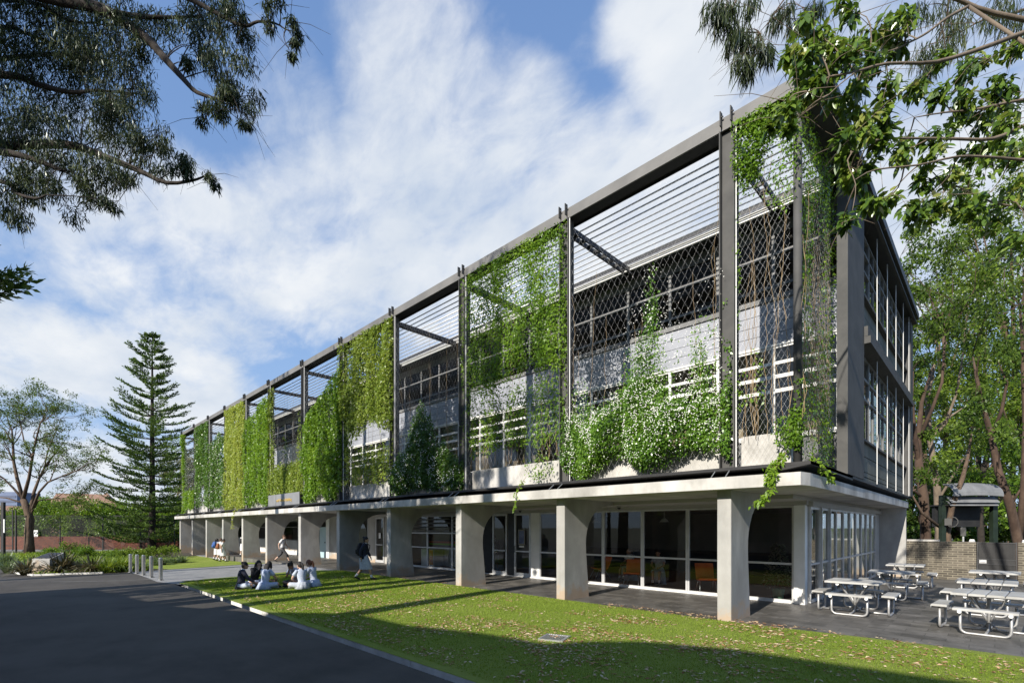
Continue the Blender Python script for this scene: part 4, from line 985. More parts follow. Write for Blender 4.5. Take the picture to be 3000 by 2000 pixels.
# pale flowering plant in a green pot indoors
p = thing('indoor_plant', 'bushy plant with pale leaves in a green pot behind the corner glass', 'plant', (-4.35,15.1,.014))
mb = MB(); mb.tube([(-4.35,15.1,.014),(-4.35,15.1,.28)], [.13,.17], n=14); mb.build('pot', surf('pot_green', (.12,.25,.17), None, rough=.4), p)
rng = np.random.RandomState(5); n = 900
h = rng.rand(n); rad = .42*(1-h*.75)*np.sqrt(rng.rand(n)); th = rng.rand(n)*6.28
P = np.stack([-4.35+rad*np.cos(th), 15.1+rad*np.sin(th), .35+h*1.2], 1); Dr = np.stack([np.cos(th), np.sin(th), rng.normal(size=n)*.5], 1); Nr = np.stack([rng.normal(size=n)*.3, rng.normal(size=n)*.3, np.ones(n)], 1)
link_mesh('leaves', leaf_mesh('leaves', P, Dr, Nr, rng.uniform(.06,.12,n), .05, rng.rand(n), .1, .2), leafmat('pale_leaf', [(.06,.09,.04),(.25,.27,.18),(.4,.38,.3)], .3), p)
# ------------------------------------------------------------------ overhanging eucalyptus, top left
TL = {
 'euc': leafmat('leaf_gum', [(.012,.022,.008),(.024,.038,.013),(.042,.058,.020),(.085,.105,.035)], .18, .05, .45),
 'broad': leafmat('leaf_broad', [(.025,.055,.010),(.055,.110,.015),(.10,.175,.022),(.17,.25,.035),(.26,.26,.07)], .34, .20, .28),
 'wattle': leafmat('leaf_airy', [(.045,.080,.014),(.080,.13,.024),(.12,.17,.036)], .3, .03),
 'pine': leafmat('leaf_pine', [(.026,.055,.014),(.055,.105,.022),(.10,.17,.034),(.15,.22,.05)], .25, .04),
 'hedge': leafmat('leaf_hedge', [(.030,.070,.008),(.075,.145,.014),(.13,.22,.022),(.18,.27,.035)], .40, .05),
 'bg': leafmat('leaf_background', [(.030,.060,.009),(.080,.135,.016),(.15,.22,.028),(.23,.31,.042)], .40, .04),
 'shade': leafmat('leaf_painted_shade', [(.016,.036,.007),(.042,.080,.012),(.085,.14,.02),(.14,.21,.032)], .35, .04),  # darker copy of the background leaf, woodland shade put into its colour
 'pale': leafmat('leaf_pale_gum', [(.07,.085,.03),(.13,.14,.06),(.19,.19,.08)], .35, .03),
}
def leaf_clumps(rng, clumps, size, aspect, dirv, dspread, nrv, nspread, shell=.45, squash=(1,1,1)):
    """clumps: list of (centre, radius, count)"""
    P = []; T = []
    for c, r, n in clumps:
        p, v = clump_points(rng, c, r, n, shell, squash); P.append(p); T.append(np.full(n, rng.rand()*.4))
    P = np.concatenate(P); T = np.concatenate(T); n = len(P)
    Dr = np.array(dirv)+rng.normal(size=(n,3))*dspread; Nr = np.array(nrv)+rng.normal(size=(n,3))*nspread
    sz = size*rng.uniform(.6, 1.35, n); return P, Dr, Nr, sz, sz*aspect, T+rng.rand(n)*.6
def bough(pxs, D0, D1, r0, r1, s):
    """a limb drawn through photo points; depth runs D0..D1"""
    n = len(pxs); pts = [at(u*s[0]+s[1], v*s[0]+s[2], D0+(D1-D0)*i/(n-1)) for i, (u, v) in enumerate(pxs)]
    out = []; rr = []
    for i in range(n-1):
        for k in range(3):
            f = k/3; a = pts[max(i-1,0)]; b = pts[i]; c = pts[i+1]; d = pts[min(i+2,n-1)]
            p = (b*2 + (c-a)*f + (a*2-b*5+c*4-d)*f*f + (b*3-a-c*3+d)*f**3)*.5
            out.append(p); rr.append(r0+(r1-r0)*(i+f)/(n-1))
    out.append(pts[-1]); rr.append(r1); return out, rr
def twigs(rng, mb, limbs_, targets, r=.012, sag=.25):
    allp = [p for l in limbs_ for p in l[0]]
    for c in targets:
        c = Vector(c); q = min(allp, key=lambda p: (p-c).length); d = c-q
        if d.length < .05: continue
        side = Vector(rng.normal(size=3))*.12*d.length; pts = [q+d*f+side*math.sin(f*3.14)+Vector((0,0,sag*d.length*math.sin(f*3.14)*.6)) for f in (0,.2,.4,.6,.8,1.0)]
        mb.tube(pts, [r*(1-.15*i) for i in range(6)], n=5, cap=False)
        for k in range(3):
            e = c+Vector(rng.normal(size=3))*.28; mb.tube([pts[4], (pts[4]+e)*.5+Vector((0,0,.05)), e], [r*.4, r*.3, r*.15], n=4, cap=False)

rng = np.random.RandomState(3)
S1 = (.5102, 0, 0)
tr = thing('gum_tree', 'dark leaved eucalyptus with drooping branches hanging into the top left of the view', 'tree', (-14.9,-2.2,0))
LB = [bough([(-700,120),(-300,-120),(350,0),(600,60),(830,210),(950,340),(1050,450),(1130,530),(1270,575)], 9.5, 8.6, .14, .018, S1),
      bough([(-700,860),(-300,850),(0,840),(380,830),(600,900),(800,980),(960,1050),(1130,1030),(1200,990)], 9.8, 8.8, .11, .008, S1),
      bough([(-700,800),(-200,850),(0,870),(180,910),(360,980)], 9.2, 9.0, .10, .03, S1),
      bough([(600,60),(800,95),(1000,100),(1180,95)], 9.0, 9.4, .055, .015, S1),
      bough([(500,-260),(800,-120),(1100,0),(1250,80),(1400,150),(1480,125),(1580,135),(1640,170)], 8.4, 8.0, .05, .008, S1),
      bough([(-700,500),(0,430),(200,480),(400,530),(560,520),(760,540)], 10.3, 9.6, .085, .012, S1),
      bough([(-600,260),(0,160),(130,185),(320,260)], 10, 10, .06, .02, S1),
      bough([(-600,420),(0,340),(300,310),(480,330),(620,350)], 10.5, 10, .06, .012, S1),
      bough([(-700,980),(0,1040),(80,1105),(200,1140),(265,1120)], 8.8, 8.6, .045, .015, S1),
      bough([(-700,60),(100,0),(400,120),(560,130)], 9.6, 9.8, .05, .015, S1)]
mb = MB()
for pts, rr in LB: mb.tube(pts, rr, n=8)
CL = [(60,60,170,9.7),(250,60,150,9.9),(430,60,120,9.8),(100,250,200,10),(300,200,180,10),(470,300,170,9.9),(620,250,170,9.6),(720,380,140,9.5),(800,90,110,9.2),(950,150,120,9.3),(1120,70,110,9.3),(1300,70,110,8.3),
      (1390,150,60,8.2),(1545,70,70,8.0),(1640,170,55,7.9),(1640,240,40,7.9),(1180,240,90,9.1),(1170,320,90,9.0),(1330,440,110,8.7),(1410,520,90,8.6),(1250,600,80,8.6),(1170,590,60,8.7),(1390,650,75,8.6),(1420,740,40,8.6),
      (740,570,90,9.4),(610,480,120,9.6),(180,520,190,10),(240,640,80,9.8),(90,430,160,10.2),(60,720,110,9.6),(480,740,130,9.4),(640,740,130,9.4),(820,740,110,9.2),(900,840,80,9.1),(520,930,120,9.2),(350,860,140,9.2),(150,820,140,9.4),(120,990,100,9.0),
      (280,1030,110,9.1),(460,1060,90,9.1),(700,1000,90,9.0),(850,900,90,9.1),(1030,930,60,8.9),(1050,1010,60,8.9),(1220,1040,50,8.8),(590,1190,55,9.0),(60,1210,90,8.7),(100,1120,70,8.7),(870,300,70,9.2),(1040,360,60,9.0),(350,420,130,9.9),(520,420,120,9.8)]
clumps = []; cent = []
for u, v, r, D in CL:
    rad = r*S1[0]*D/F_
    for k in range(max(2, int(r/22))):
        c = at(u*S1[0], v*S1[0], D) + Vector(rng.normal(size=3))*rad*.55
        cent.append(c); clumps.append((c, rad*.66, int(105+r*1.05)))
twigs(rng, mb, LB, cent, .011)
mb.tube([(-14.9,-2.2,-.1),(-14.8,-2.1,2.5),(-14.5,-2.0,5),(-14.2,-2.1,7.4),(-14.0,-2.0,9.5),(-13.6,-1.5,12)], [.5,.42,.37,.30,.22,.12], n=12)
for pts, rr in LB[:3]+LB[5:]: mb.tube([(-14.3,-2.1,max(4.5,pts[0].z-1.8)), (pts[0]*.5+Vector((-14.3,-2.1,pts[0].z-.8))*.5), pts[0]], [rr[0]*1.5,rr[0]*1.2,rr[0]], n=8)
mb.build('trunk', M['bark_dark'], tr, smooth=True)
a = leaf_clumps(rng, clumps, .108, .155, (.05,0,-1.0), .42, (.2,-.5,.3), .8)
link_mesh('crown', leaf_mesh('crown', *a, .10, .12), TL['euc'], tr)

# ------------------------------------------------------------------ broad leaved tree, top right
rng = np.random.RandomState(8)
S2 = (.4782, 2000, 0)
tr = thing('broadleaf_tree', 'broad leaved tree reaching in from the right with glossy sunlit leaves', 'tree', (2.6,9.2,0))
LB = [bough([(2500,60),(2091,200),(1850,290),(1550,380),(1250,390),(1060,440),(900,470)], 5.6, 4.7, .05, .012, S2),
      bough([(1750,40),(1620,110),(1500,200),(1400,255),(1280,310),(1100,340)], 5.6, 5.0, .03, .008, S2),
      bough([(2500,620),(2091,770),(1900,850),(1650,850),(1450,848),(1250,850),(1100,880)], 5.8, 4.9, .045, .010, S2),
      bough([(2500,1010),(2091,980),(1880,962),(1680,960),(1450,1010),(1180,1040),(1060,1100)], 5.4, 4.6, .03, .008, S2),
      bough([(2500,560),(2091,610),(1800,670),(1600,690),(1420,720)], 5.9, 5.3, .035, .008, S2),
      bough([(2500,200),(1900,80),(1690,0),(1500,-60)], 6.2, 6.0, .06, .03, S2),
      bough([(2500,1500),(2150,1300),(1900,1240),(1700,1150),(1560,1080)], 6.4, 5.6, .035, .008, S2),
      bough([(1060,440),(960,520),(860,600),(760,560)], 4.7, 4.5, .012, .005, S2),
      bough([(1100,880),(1010,980),(1060,1130),(1040,1290)], 4.9, 4.6, .011, .005, S2)]
mb = MB()
LB = [(p_, [x_*.55 for x_ in r_]) for p_, r_ in LB]
for pts, rr in LB: mb.tube(pts, rr, n=8)
CL = [(890,170,60),(740,220,55),(800,320,75),(690,340,60),(900,300,60),(960,360,70),(870,450,70),(730,510,50),(650,630,50),(790,600,55),(570,720,35),(660,760,30),(1000,60,60),(1100,230,75),(1050,310,70),(1250,150,80),(1330,60,70),(1200,440,70),(1100,540,70),(1000,600,60),
      (1300,580,70),(1420,550,60),(1550,580,60),(1240,730,70),(1140,700,60),(1040,860,60),(980,950,55),(1000,1060,50),(1120,1030,55),(1060,1130,45),(1140,1230,45),(1040,1320,40),(1270,1230,45),(1390,860,60),(1540,900,70),
      (1700,590,70),(1750,450,60),(1900,500,70),(1850,340,60),(2000,240,70),(1970,560,70),(1480,1090,60),(1640,1050,70),(1800,910,80),(1950,800,80),(1900,1050,90),(1400,1290,55),(1470,1330,50),(1600,1190,70),(2010,1000,90),(1950,1330,90),(1800,1330,80),(2050,1180,90),
      (1850,700,60),(1320,300,55),(1700,780,50),(2060,620,80),(1700,1250,70),(2050,1420,80),(1180,900,50),(1320,960,50),(1600,330,40)]
clumps = []; cent = []
for u, v, r in CL:
    D = 4.6 + max(0, u-800)/1300*1.2 + rng.rand()*.5; rad = r*S2[0]*D/F_
    for k in range(2):
        c = at(u*S2[0]+2000, v*S2[0], D)+Vector(rng.normal(size=3))*rad*.5; cent.append(c); clumps.append((c, rad*.95, int(24+r*.5)))
twigs(rng, mb, LB, cent[::2], .008, .1)
mb.tube([(2.6,9.2,-.1),(2.5,9.1,2.2),(2.3,8.8,4),(2.1,8.4,6)], [.24,.20,.16,.10], n=12)
for pts, rr in LB[:7]: 
    if rr[0] > .015: mb.tube([(2.35,8.8,3.6), pts[0]*.5+Vector((2.3,8.7,4.6))*.5, pts[0]], [rr[0]*1.5, rr[0]*1.2, rr[0]], n=7)
mb.build('trunk', M['bark_pale'], tr, smooth=True)
P, Dr, Nr, L_, W_, T_ = leaf_clumps(rng, clumps, .096, .46, (-.15,-.1,-.55), .65, (.2,-.55,.75), .45)
link_mesh('crown', leaf_mesh('crown', P, Dr, Nr, L_, W_, T_, .10, .16, segs=2), TL['broad'], tr, smooth=False)

# ------------------------------------------------------------------ weeping gum above the beam, top right
rng = np.random.RandomState(9)
tr = thing('gum_tree', 'weeping gum with long thin leaves hanging at the top right of the sky', 'tree', (3.4,6.4,0))
LB = [bough([(2600,-900),(1500,-500),(800,-200),(400,-60),(300,60)], 7.2, 6.2, .09, .012, S2),
      bough([(800,-200),(620,0),(540,120),(470,200)], 6.6, 6.2, .02, .005, S2), bough([(2300,-500),(1700,-120),(1620,100),(1560,260)], 7.6, 7.6, .05, .008, S2),
      bough([(2500,-200),(2091,60),(1850,120),(1700,200)], 7.8, 7.6, .05, .008, S2)]
mb = MB()
LB = [(p_, [x_*.6 for x_ in r_]) for p_, r_ in LB]
for pts, rr in LB: mb.tube(pts, rr, n=7)
CL = [(180,50,70),(250,60,70),(330,40,60),(430,40,60),(230,150,60),(300,160,60),(370,220,60),(300,250,60),(430,290,60),(350,360,60),(500,260,45),(540,330,40),(370,470,50),(400,420,50),(640,50,50),(700,130,50),(780,60,55),(840,20,50),(600,100,40),
      (1490,300,80),(1590,240,90),(1550,400,70),(1700,180,100),(1840,190,90),(1950,80,100),(1600,80,90),(1500,420,50),(2040,170,80),(1440,80,60),(1750,60,90)]
clumps = []; cent = []
for u, v, r in CL:
    D = 6.2 if u < 1200 else 7.6; rad = r*S2[0]*D/F_; c = at(u*S2[0]+2000, v*S2[0]-10, D)+Vector(rng.normal(size=3))*rad*.3; cent.append(c); clumps.append((c, rad, int(62+r*1.1)))
twigs(rng, mb, LB, cent, .008, .15)
mb.tube([(3.4,6.4,-.1),(3.3,6.3,3),(3.2,6.0,6),(3.0,5.8,9)], [.34,.28,.22,.14], n=12)
for pts, rr in (LB[0], LB[2], LB[3]): mb.tube([(3.1,5.9,7.2), pts[0]*.5+Vector((3.1,5.9,8.0))*.5, pts[0]], [rr[0]*1.4,rr[0]*1.2,rr[0]], n=7)
mb.build('trunk', M['bark_brown'], tr, smooth=True)
a = leaf_clumps(rng, clumps, .17, .07, (-.15,0,-1.0), .30, (.2,-.5,.3), .8, squash=(1,1,1.2))
link_mesh('crown', leaf_mesh('crown', *a, .10, .18, segs=2), TL['euc'], tr)

# ------------------------------------------------------------------ trees and plants far left
def bigtree(name, label, cat, base, height, rng, mat_bark, mat_leaf, r=.3, lean=(0,0,1), maxlev=4, length=None, leaf=.22, aspect=.5, per=60, crad=.6, spread=.75, nchild=(2,3), wob=.14, up=.05, shrink=.72, group=None, first=.35, dirv=(0,0,-.3), nrv=(.1,-.6,.7), flat=1.0, n0=9):
    t = thing(name, label, cat, base, group=group); out = []; tips = []
    grow(rng, Vector(base)-Vector((0,0,.3)), lean, length or height*.34, r, 0, maxlev, out, tips, spread, nchild, shrink, wob, up, first=first)
    limbs(out, n0).build('trunk', mat_bark, t, smooth=True)
    cl = [(p, crad*(.7+.6*rng.rand()), int(per*(.6+.8*rng.rand()))) for p, d in tips]
    a = leaf_clumps(rng, cl, leaf, aspect, dirv, .7, nrv, .5, squash=(1,1,flat))
    link_mesh('crown', leaf_mesh('crown', *a, .12, .1), mat_leaf, t)
    return t
rng = np.random.RandomState(14)
# the airy street tree: forked low, wide, leaves thin enough to see the sky through
b_ = at(86, 1619, 45); b_.z = -.36
t = thing('street_tree', 'airy forked tree with sparse foliage standing before the red brick wall', 'tree', b_)
out = []; tips = []
PT = [(86,1619),(82,1560),(84,1515),(70,1470),(58,1445)]
def lp(px, D=45): return [at(u, v, D+dd) for (u, v), dd in px]
main = [
 ([(86,1622),(86,1590),(85,1555),(89,1520),(78,1485),(68,1462)], [.44,.36,.33,.31,.28,.24], 0),
 ([(68,1462),(50,1400),(40,1350),(38,1300),(35,1260),(20,1220)], [.26,.22,.18,.14,.10,.05], .5),
 ([(68,1462),(85,1400),(95,1340),(105,1290),(118,1240),(140,1200)], [.26,.2,.16,.12,.08,.04], -1),
 ([(89,1500),(100,1440),(115,1400),(130,1370),(160,1330),(190,1290)], [.26,.2,.16,.12,.08,.04], 1),
 ([(95,1490),(115,1440),(140,1412),(180,1395),(220,1380),(262,1372)], [.2,.15,.12,.09,.06,.03], -1),
 ([(90,1505),(112,1465),(160,1460),(210,1465),(255,1475)], [.15,.11,.08,.05,.03], 0),
 ([(68,1462),(40,1430),(10,1400),(-20,1380)], [.2,.15,.1,.06], 0),
 ([(60,1470),(20,1458),(-20,1455)], [.14,.1,.06], 1),
 ([(38,1300),(15,1260),(-10,1240)], [.12,.08,.04], 1),
 ([(95,1340),(70,1290),(60,1240),(55,1195)], [.12,.09,.06,.03], 1),
 ([(130,1370),(140,1320),(165,1260),(180,1225)], [.1,.08,.05,.03], 1)]
mb = MB()
for i_r, (px, rads, dz) in enumerate(main):
    pts = [at(u, v, 45+dz*i*.5) for i, (u, v) in enumerate(px)]; mb.tube(pts, [q_*(1 if i_r == 0 else .62) for q_ in rads], n=9)
    if i_r:
        for i in range(2, len(pts)):
            for k in range(3): grow(rng, pts[i], (pts[i]-pts[i-1]).normalized()+Vector(rng.normal(size=3))*.7+Vector((0,0,.02)), 1.35, rads[i]*.35+.012, 1, 3, out, tips, .8, (2,3), .7, .16, .06)
for pts, rads, lev in out: mb.tube(pts, rads, n=4, cap=False)
mb.build('trunk', M['bark_brown'], t, smooth=True)
cl = [(p, .38, 18) for p, d in tips]
a = leaf_clumps(rng, cl, .20, .34, (0,0,-.15), .7, (.1,-.4,.9), .5, squash=(1.3,1.3,.45))
link_mesh('crown', leaf_mesh('crown', *a, .1, .1), TL['wattle'], t)

# Norfolk Island pine: whorls of level boughs with upswept tips
def norfolk(label, base, H, Rmax, seed, zlow=.04, leafs=1.0, nw_=29):
    rng = np.random.RandomState(seed); base = Vector(base)
    t = thing('norfolk_pine', label, 'tree', base); mb = MB()
    mb.tube([base+Vector((0,0,z*H)) for z in (-.01,.1,.3,.6,.85,1.0)], [H*.0165,H*.0135,H*.0115,H*.0078,H*.0035,.02], n=10)
    P = []; D_ = []; Ln = []; 
    nw = nw_
    for w in range(nw):
        f = zlow + (.985-zlow)*(w/(nw-1))**1.12; z = f*H + rng.normal()*.12
        rad = Rmax*(1.0-f)**.60*(.80+.3*rng.rand())*(.86 if f < .12 else 1)
        nb = 4+rng.randint(3); a0 = rng.rand()*6.28
        for b in range(nb):
            a = a0+6.283*b/nb+rng.normal()*.14; rb = rad*(.72+.4*rng.rand())
            if rng.rand() < .1: rb *= .55
            dirh = Vector((math.cos(a), math.sin(a), 0)); side = Vector((-dirh.y, dirh.x, 0)); droop = -.12 if f < .35 else .02+.5*max(0, f-.55)
            pts = [base+Vector((0,0,z))+dirh*rb*q+Vector((0,0,rb*(droop*q+.30*q**3))) for q in (0,.25,.5,.75,1.0)]
            mb.tube(pts, [.04+.008*rb,.032,.025,.018,.010], n=4, cap=False)
            m = int((12+rb*10)*leafs)
            for k in range(m):
                q = .22+.78*(k+rng.rand())/m; x = q*4; i = min(3, int(x)); p = pts[i]+(pts[i+1]-pts[i])*(x-i)
                sl = min(.85, .2+rb*.20)*(1-.55*abs(q-.6))*(.7+.6*rng.rand()); sgn = 1 if k % 2 else -1
                dv = (side*sgn*(.75+.3*rng.rand())+dirh*(.55+.4*q)+Vector((0,0,.28+.3*rng.rand()))).normalized()
                for j in range(7):
                    P.append(p+dv*sl*(j/7)); e = dv+Vector(rng.normal(size=3))*.42+Vector((0,0,.3)); D_.append(e); Ln.append(.17+.14*rng.rand())
    mb.build('trunk', M['bark_dark'], t, smooth=True)
    P = np.array(P); D_ = np.array(D_); n = len(P); Nr = rng.normal(size=(n,3))*.7+np.array([.05,-.5,.6]); Ln = np.array(Ln)
    link_mesh('crown', leaf_mesh('crown', P, D_, Nr, Ln, Ln*.40, .15+.85*rng.rand(n), .15), TL['pine'], t)
    return t
b_ = at(446, 1612, 50); b_.z = -.36
norfolk('tall tiered Norfolk pine left of the long building', b_, 22.2, 6.0, 17)
b_ = at(-215, 1600, 13); b_.z = -.1
norfolk('pine reaching in from the left edge of the view with one feathery branch', b_, 10.4, 5.4, 18, zlow=.80, leafs=.9, nw_=7)

# hedge trees behind the fence: many separate bushes
rng = np.random.RandomState(23)
HB = [(20,1490,58,2.6),(95,1470,60,3.0),(165,1480,57,2.8),(235,1465,58,3.2),(290,1480,57,2.8),(340,1475,59,2.9),(395,1490,57,2.5),(440,1475,60,3.0),(500,1480,58,2.7),(545,1470,60,3.0)]
HL = ['pale olive bush at the far left edge behind the dark gate posts','bush behind the airy tree, partly hidden by its trunk','bright green bush just right of the airy tree behind the fence','tallest bright green bush in the middle of the hedge below the tiled roof',
      'bright bush left of the pine in the hedge row','dark bush touching the left side of the pine boughs','low dark bush directly left of the pine trunk','dark bush directly behind the pine trunk','bush right of the pine trunk near the building','bush half hidden by the far end of the building']
for (u, v, D, w), lab in zip(HB, HL):
    b = at(u, 1605, D); b.z = -.4; top = at(u, v, D).z
    t = thing('hedge_bush', lab, 'bush', b, group='bushes in the hedge behind the fence')
    mb = MB(); cl = []
    for k in range(6):
        e = b+Vector((rng.normal()*w*.35, rng.normal()*.7, top*.5*(.6+.6*rng.rand()))); mb.tube([b, (b+e)*.5+Vector((0,0,.4)), e], [.09,.06,.03], n=5)
    mb.build('trunk', M['bark_brown'], t)
    for k in range(34):
        q = RV*rng.uniform(-1,1)*w*.95 + DV*rng.uniform(-1.2,1.2); hz = rng.uniform(.10,1.0); c = b+q; c.z = (top+.3)*hz*(1-.18*abs(q.length/w)); cl.append((c, .75+.35*rng.rand(), 190))
    a = leaf_clumps(rng, cl, .24, .55, (0,-.3,-.5), .6, (.1,-.6,.6), .5); link_mesh('crown', leaf_mesh('crown', *a, .1, .1), TL['hedge'], t)
# pale gums between the pine and the building
for k, (u, top, D, w, lab) in enumerate(((520,1290,72,4.2,'pale sunlit gum seen between the pine and the far end of the building'),(585,1300,76,4,'pale gum behind the farthest bay of the planted screen'),(150,1440,85,3,'dark tree crown rising behind the tiled roof'))):
    b = at(u, 1600, D); b.z = -.4
    bigtree('background_tree', lab, 'tree', b, at(u, top, D).z+1, rng, M['bark_pale'], TL['pale' if k < 2 else 'hedge'], r=.28, maxlev=4, leaf=.34, aspect=.4, per=60, crad=1.0, spread=.6, up=.12, first=.3)

# ------------------------------------------------------------------ trees beyond the wall on the right
rng = np.random.RandomState(31)
def trunk_path(mb, px, D, rads, n=9):
    pts = [at(u, v, D) if not isinstance(D, (list, tuple)) else at(u, v, D[i]) for i, (u, v) in enumerate(px)]; mb.tube(pts, rads, n=n); return pts
def right_tree(label, stems_, D, clumps_px, leaf, matl, bark, per=90, seed=0, aspect=.42, extra=None):
    rng = np.random.RandomState(seed); u0, v0 = stems_[0][0][0]; b = at(u0, v0, D); b.z = -.3
    t = thing('background_tree', label, 'tree', b, group='trees beyond the brick wall'); mb = MB(); alls = []
    for px, rads in stems_:
        pts = [at(u, v, D+.35*math.sin(v*.021)) for i, (u, v) in enumerate(px)]; rads = [x_*.62 for x_ in rads[:-1]]+[min(rads[-1]*.4, .02)]; mb.tube(pts, rads, n=9); alls.append((pts, rads))
    cl = []; cen = []
    for u, v, r in clumps_px:
        for k in range(3):
            dd = rng.normal()*1.2; c = at(u+rng.normal()*r*.45, v+rng.normal()*r*.4, D+dd); cl.append((c, r*D/F_*.70, int(per*1.8))); cen.append(c)
    tw = []
    twigs(rng, mb, alls, cen[::2], .028, .12)
    mb.build('trunk', bark, t, smooth=True)
    a = leaf_clumps(rng, cl, leaf, aspect, (0,-.1,-.25), .7, (.1,-.5,.8), .5, squash=(1,1,.7)); link_mesh('crown', leaf_mesh('crown', *a, .12, .1), matl, t)
    return t
right_tree('twin trunked red brown tree beside the far corner of the building', [([(2712,1690),(2712,1560),(2706,1460),(2692,1360),(2690,1280),(2700,1180),(2735,1060)],[.42,.36,.33,.28,.2,.14,.07]),
    ([(2692,1360),(2678,1250),(2672,1160),(2676,1080)],[.2,.14,.1,.06]), ([(2690,1290),(2730,1200),(2760,1120),(2765,1040),(2770,980)],[.16,.12,.1,.08,.05]), ([(2706,1460),(2660,1420),(2640,1380)],[.12,.08,.05])],
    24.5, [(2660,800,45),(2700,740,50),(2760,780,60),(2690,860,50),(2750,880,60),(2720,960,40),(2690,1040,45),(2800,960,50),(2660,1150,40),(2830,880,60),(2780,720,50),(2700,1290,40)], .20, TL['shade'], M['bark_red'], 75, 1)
right_tree('tall smooth barked tree with forking pale limbs behind the shelter', [([(2748,1690),(2752,1560),(2745,1420),(2722,1270),(2718,1160),(2735,1080),(2745,1010)],[.36,.32,.27,.22,.18,.14,.08]),
    ([(2722,1290),(2770,1240),(2800,1160),(2815,1080),(2825,1000)],[.16,.13,.10,.08,.05]), ([(2722,1270),(2790,1215),(2850,1175)],[.1,.08,.05]), ([(2745,1470),(2800,1380),(2830,1330)],[.12,.09,.05])],
    27, [(2700,700,40),(2850,760,70),(2880,840,70),(2800,1050,60),(2860,1000,60),(2900,900,70),(2840,1140,55),(2760,1160,50),(2900,1080,60),(2760,1330,50),(2830,1290,55)], .22, TL['bg'], M['bark_pale'], 80, 2)
right_tree('leaning brown trunk at the right edge with a long diagonal lower limb', [([(2990,1700),(2985,1600),(2960,1480),(2925,1380),(2905,1280),(2880,1190),(2862,1110),(2850,1040)],[.36,.32,.27,.23,.19,.15,.11,.06]),
    ([(2985,1600),(3000,1420),(3005,1250),(2998,1050),(2990,900)],[.24,.2,.18,.15,.1]), ([(2905,1280),(2935,1200),(2950,1120),(2925,1060)],[.13,.1,.08,.05]), ([(2960,1480),(3010,1400)],[.1,.06])],
    22, [(2950,860,70),(2990,960,70),(2920,1010,60),(2980,1120,60),(2900,1160,50),(2960,1250,50),(2980,760,70),(2930,740,70),(2870,930,50)], .18, TL['shade'], M['bark_red'], 70, 3)
right_tree('slender dark tree leaning between the shelter and the building', [([(2790,1690),(2775,1560),(2790,1480),(2820,1400),(2835,1340),(2850,1250)],[.24,.2,.17,.14,.1,.05]), ([(2775,1560),(2700,1500),(2668,1440)],[.12,.09,.05])],
    21.5, [(2700,1400,30),(2770,1380,45),(2850,1300,45),(2820,1240,40)], .16, TL['shade'], M['bark_brown'], 60, 4)
right_tree('dark trunk standing just behind the curved shelter roof', [([(2880,1690),(2870,1500),(2880,1380),(2900,1300),(2920,1230)],[.3,.26,.22,.17,.1]), ([(2880,1380),(2850,1300),(2830,1240)],[.12,.08,.05])],
    29, [(2920,1240,60),(2880,1200,60),(2950,1330,60),(2860,1400,50),(2990,1420,60),(2960,1500,50),(2830,1200,50)], .24, TL['hedge'], M['bark_dark'], 90, 5)
# further crowns that close the view beyond
BK = [(2660,1000,40,60),(2700,1150,42,70),(2800,1250,40,80),(2900,1150,44,90),(2990,1200,38,80),(2720,1420,36,60),(2850,1420,38,70),(2960,1420,36,70),(2700,1540,34,50),(2800,1540,34,50),(2980,1540,33,50),(3080,1000,40,110),(2760,860,46,80),(2880,960,48,90),(3000,820,44,90)]
BK += [(2960,640,46,100),(2860,730,50,80),(3090,480,44,120),(2690,1300,58,130),(2840,1350,60,150),(2990,1300,58,140),(2760,1080,62,140),(2930,1060,62,150),(3080,1250,56,150)]
BLab = ['crown showing beside the building wall high up','crown behind the twin trunks','dark crown behind the forking pale limbs','wide crown at the centre right above the shelter','dark crown at the right edge above the wall','bright leafy crown low beside the red brown trunks','leafy crown directly behind the shelter',
        'leafy crown low at the right edge','low shrub crown behind the wall near the building','low shrub crown under the shelter','low shrub crown at the right edge of the wall','crown leaning in beyond the right edge','high sunlit crown against the sky next to the roof','high crown in the middle of the far trees','high crown at the upper right behind the branches','high crown filling the gap at the right edge behind the boughs','high crown between the roof corner and the right edge','highest crown beyond the top right boughs','farthest crown low beside the building','farthest crown low behind the shelter','farthest crown low at the right edge','farthest crown halfway up beside the building','farthest crown halfway up at centre right','farthest crown beyond the right edge']
for (u, v, D, r), lab in zip(BK, BLab):
    b = at(u, 1600, D); b.z = -.4; c0 = at(u, v, D); t = thing('background_tree', lab, 'tree', b, group='far trees beyond the brick wall'); mb = MB()
    mb.tube([b, b*.5+c0*.5+Vector((.3,0,0)), c0], [.26,.2,.08], n=7); W = r*D/F_; cl = []
    for k in range(5): e = c0+Vector(rng.normal(size=3))*W*.7; m_ = b*.4+c0*.6; mb.tube([m_, m_*.5+e*.5+Vector((0,0,.3)), e], [.1,.07,.03], n=5)
    mb.build('trunk', M['bark_brown'], t)
    for k in range(30): cl.append((c0+Vector(rng.normal(size=3))*W*.8, W*.42, 120))
    a = leaf_clumps(rng, cl, .30, .5, (0,-.1,-.3), .7, (.1,-.5,.8), .5, squash=(1,1,.75)); link_mesh('crown', leaf_mesh('crown', *a, .12, .1), TL['shade' if (v > 960 and int(u+v) % 20 < 10) else 'bg'], t)  # some low crowns get the leaf colour with shade painted in
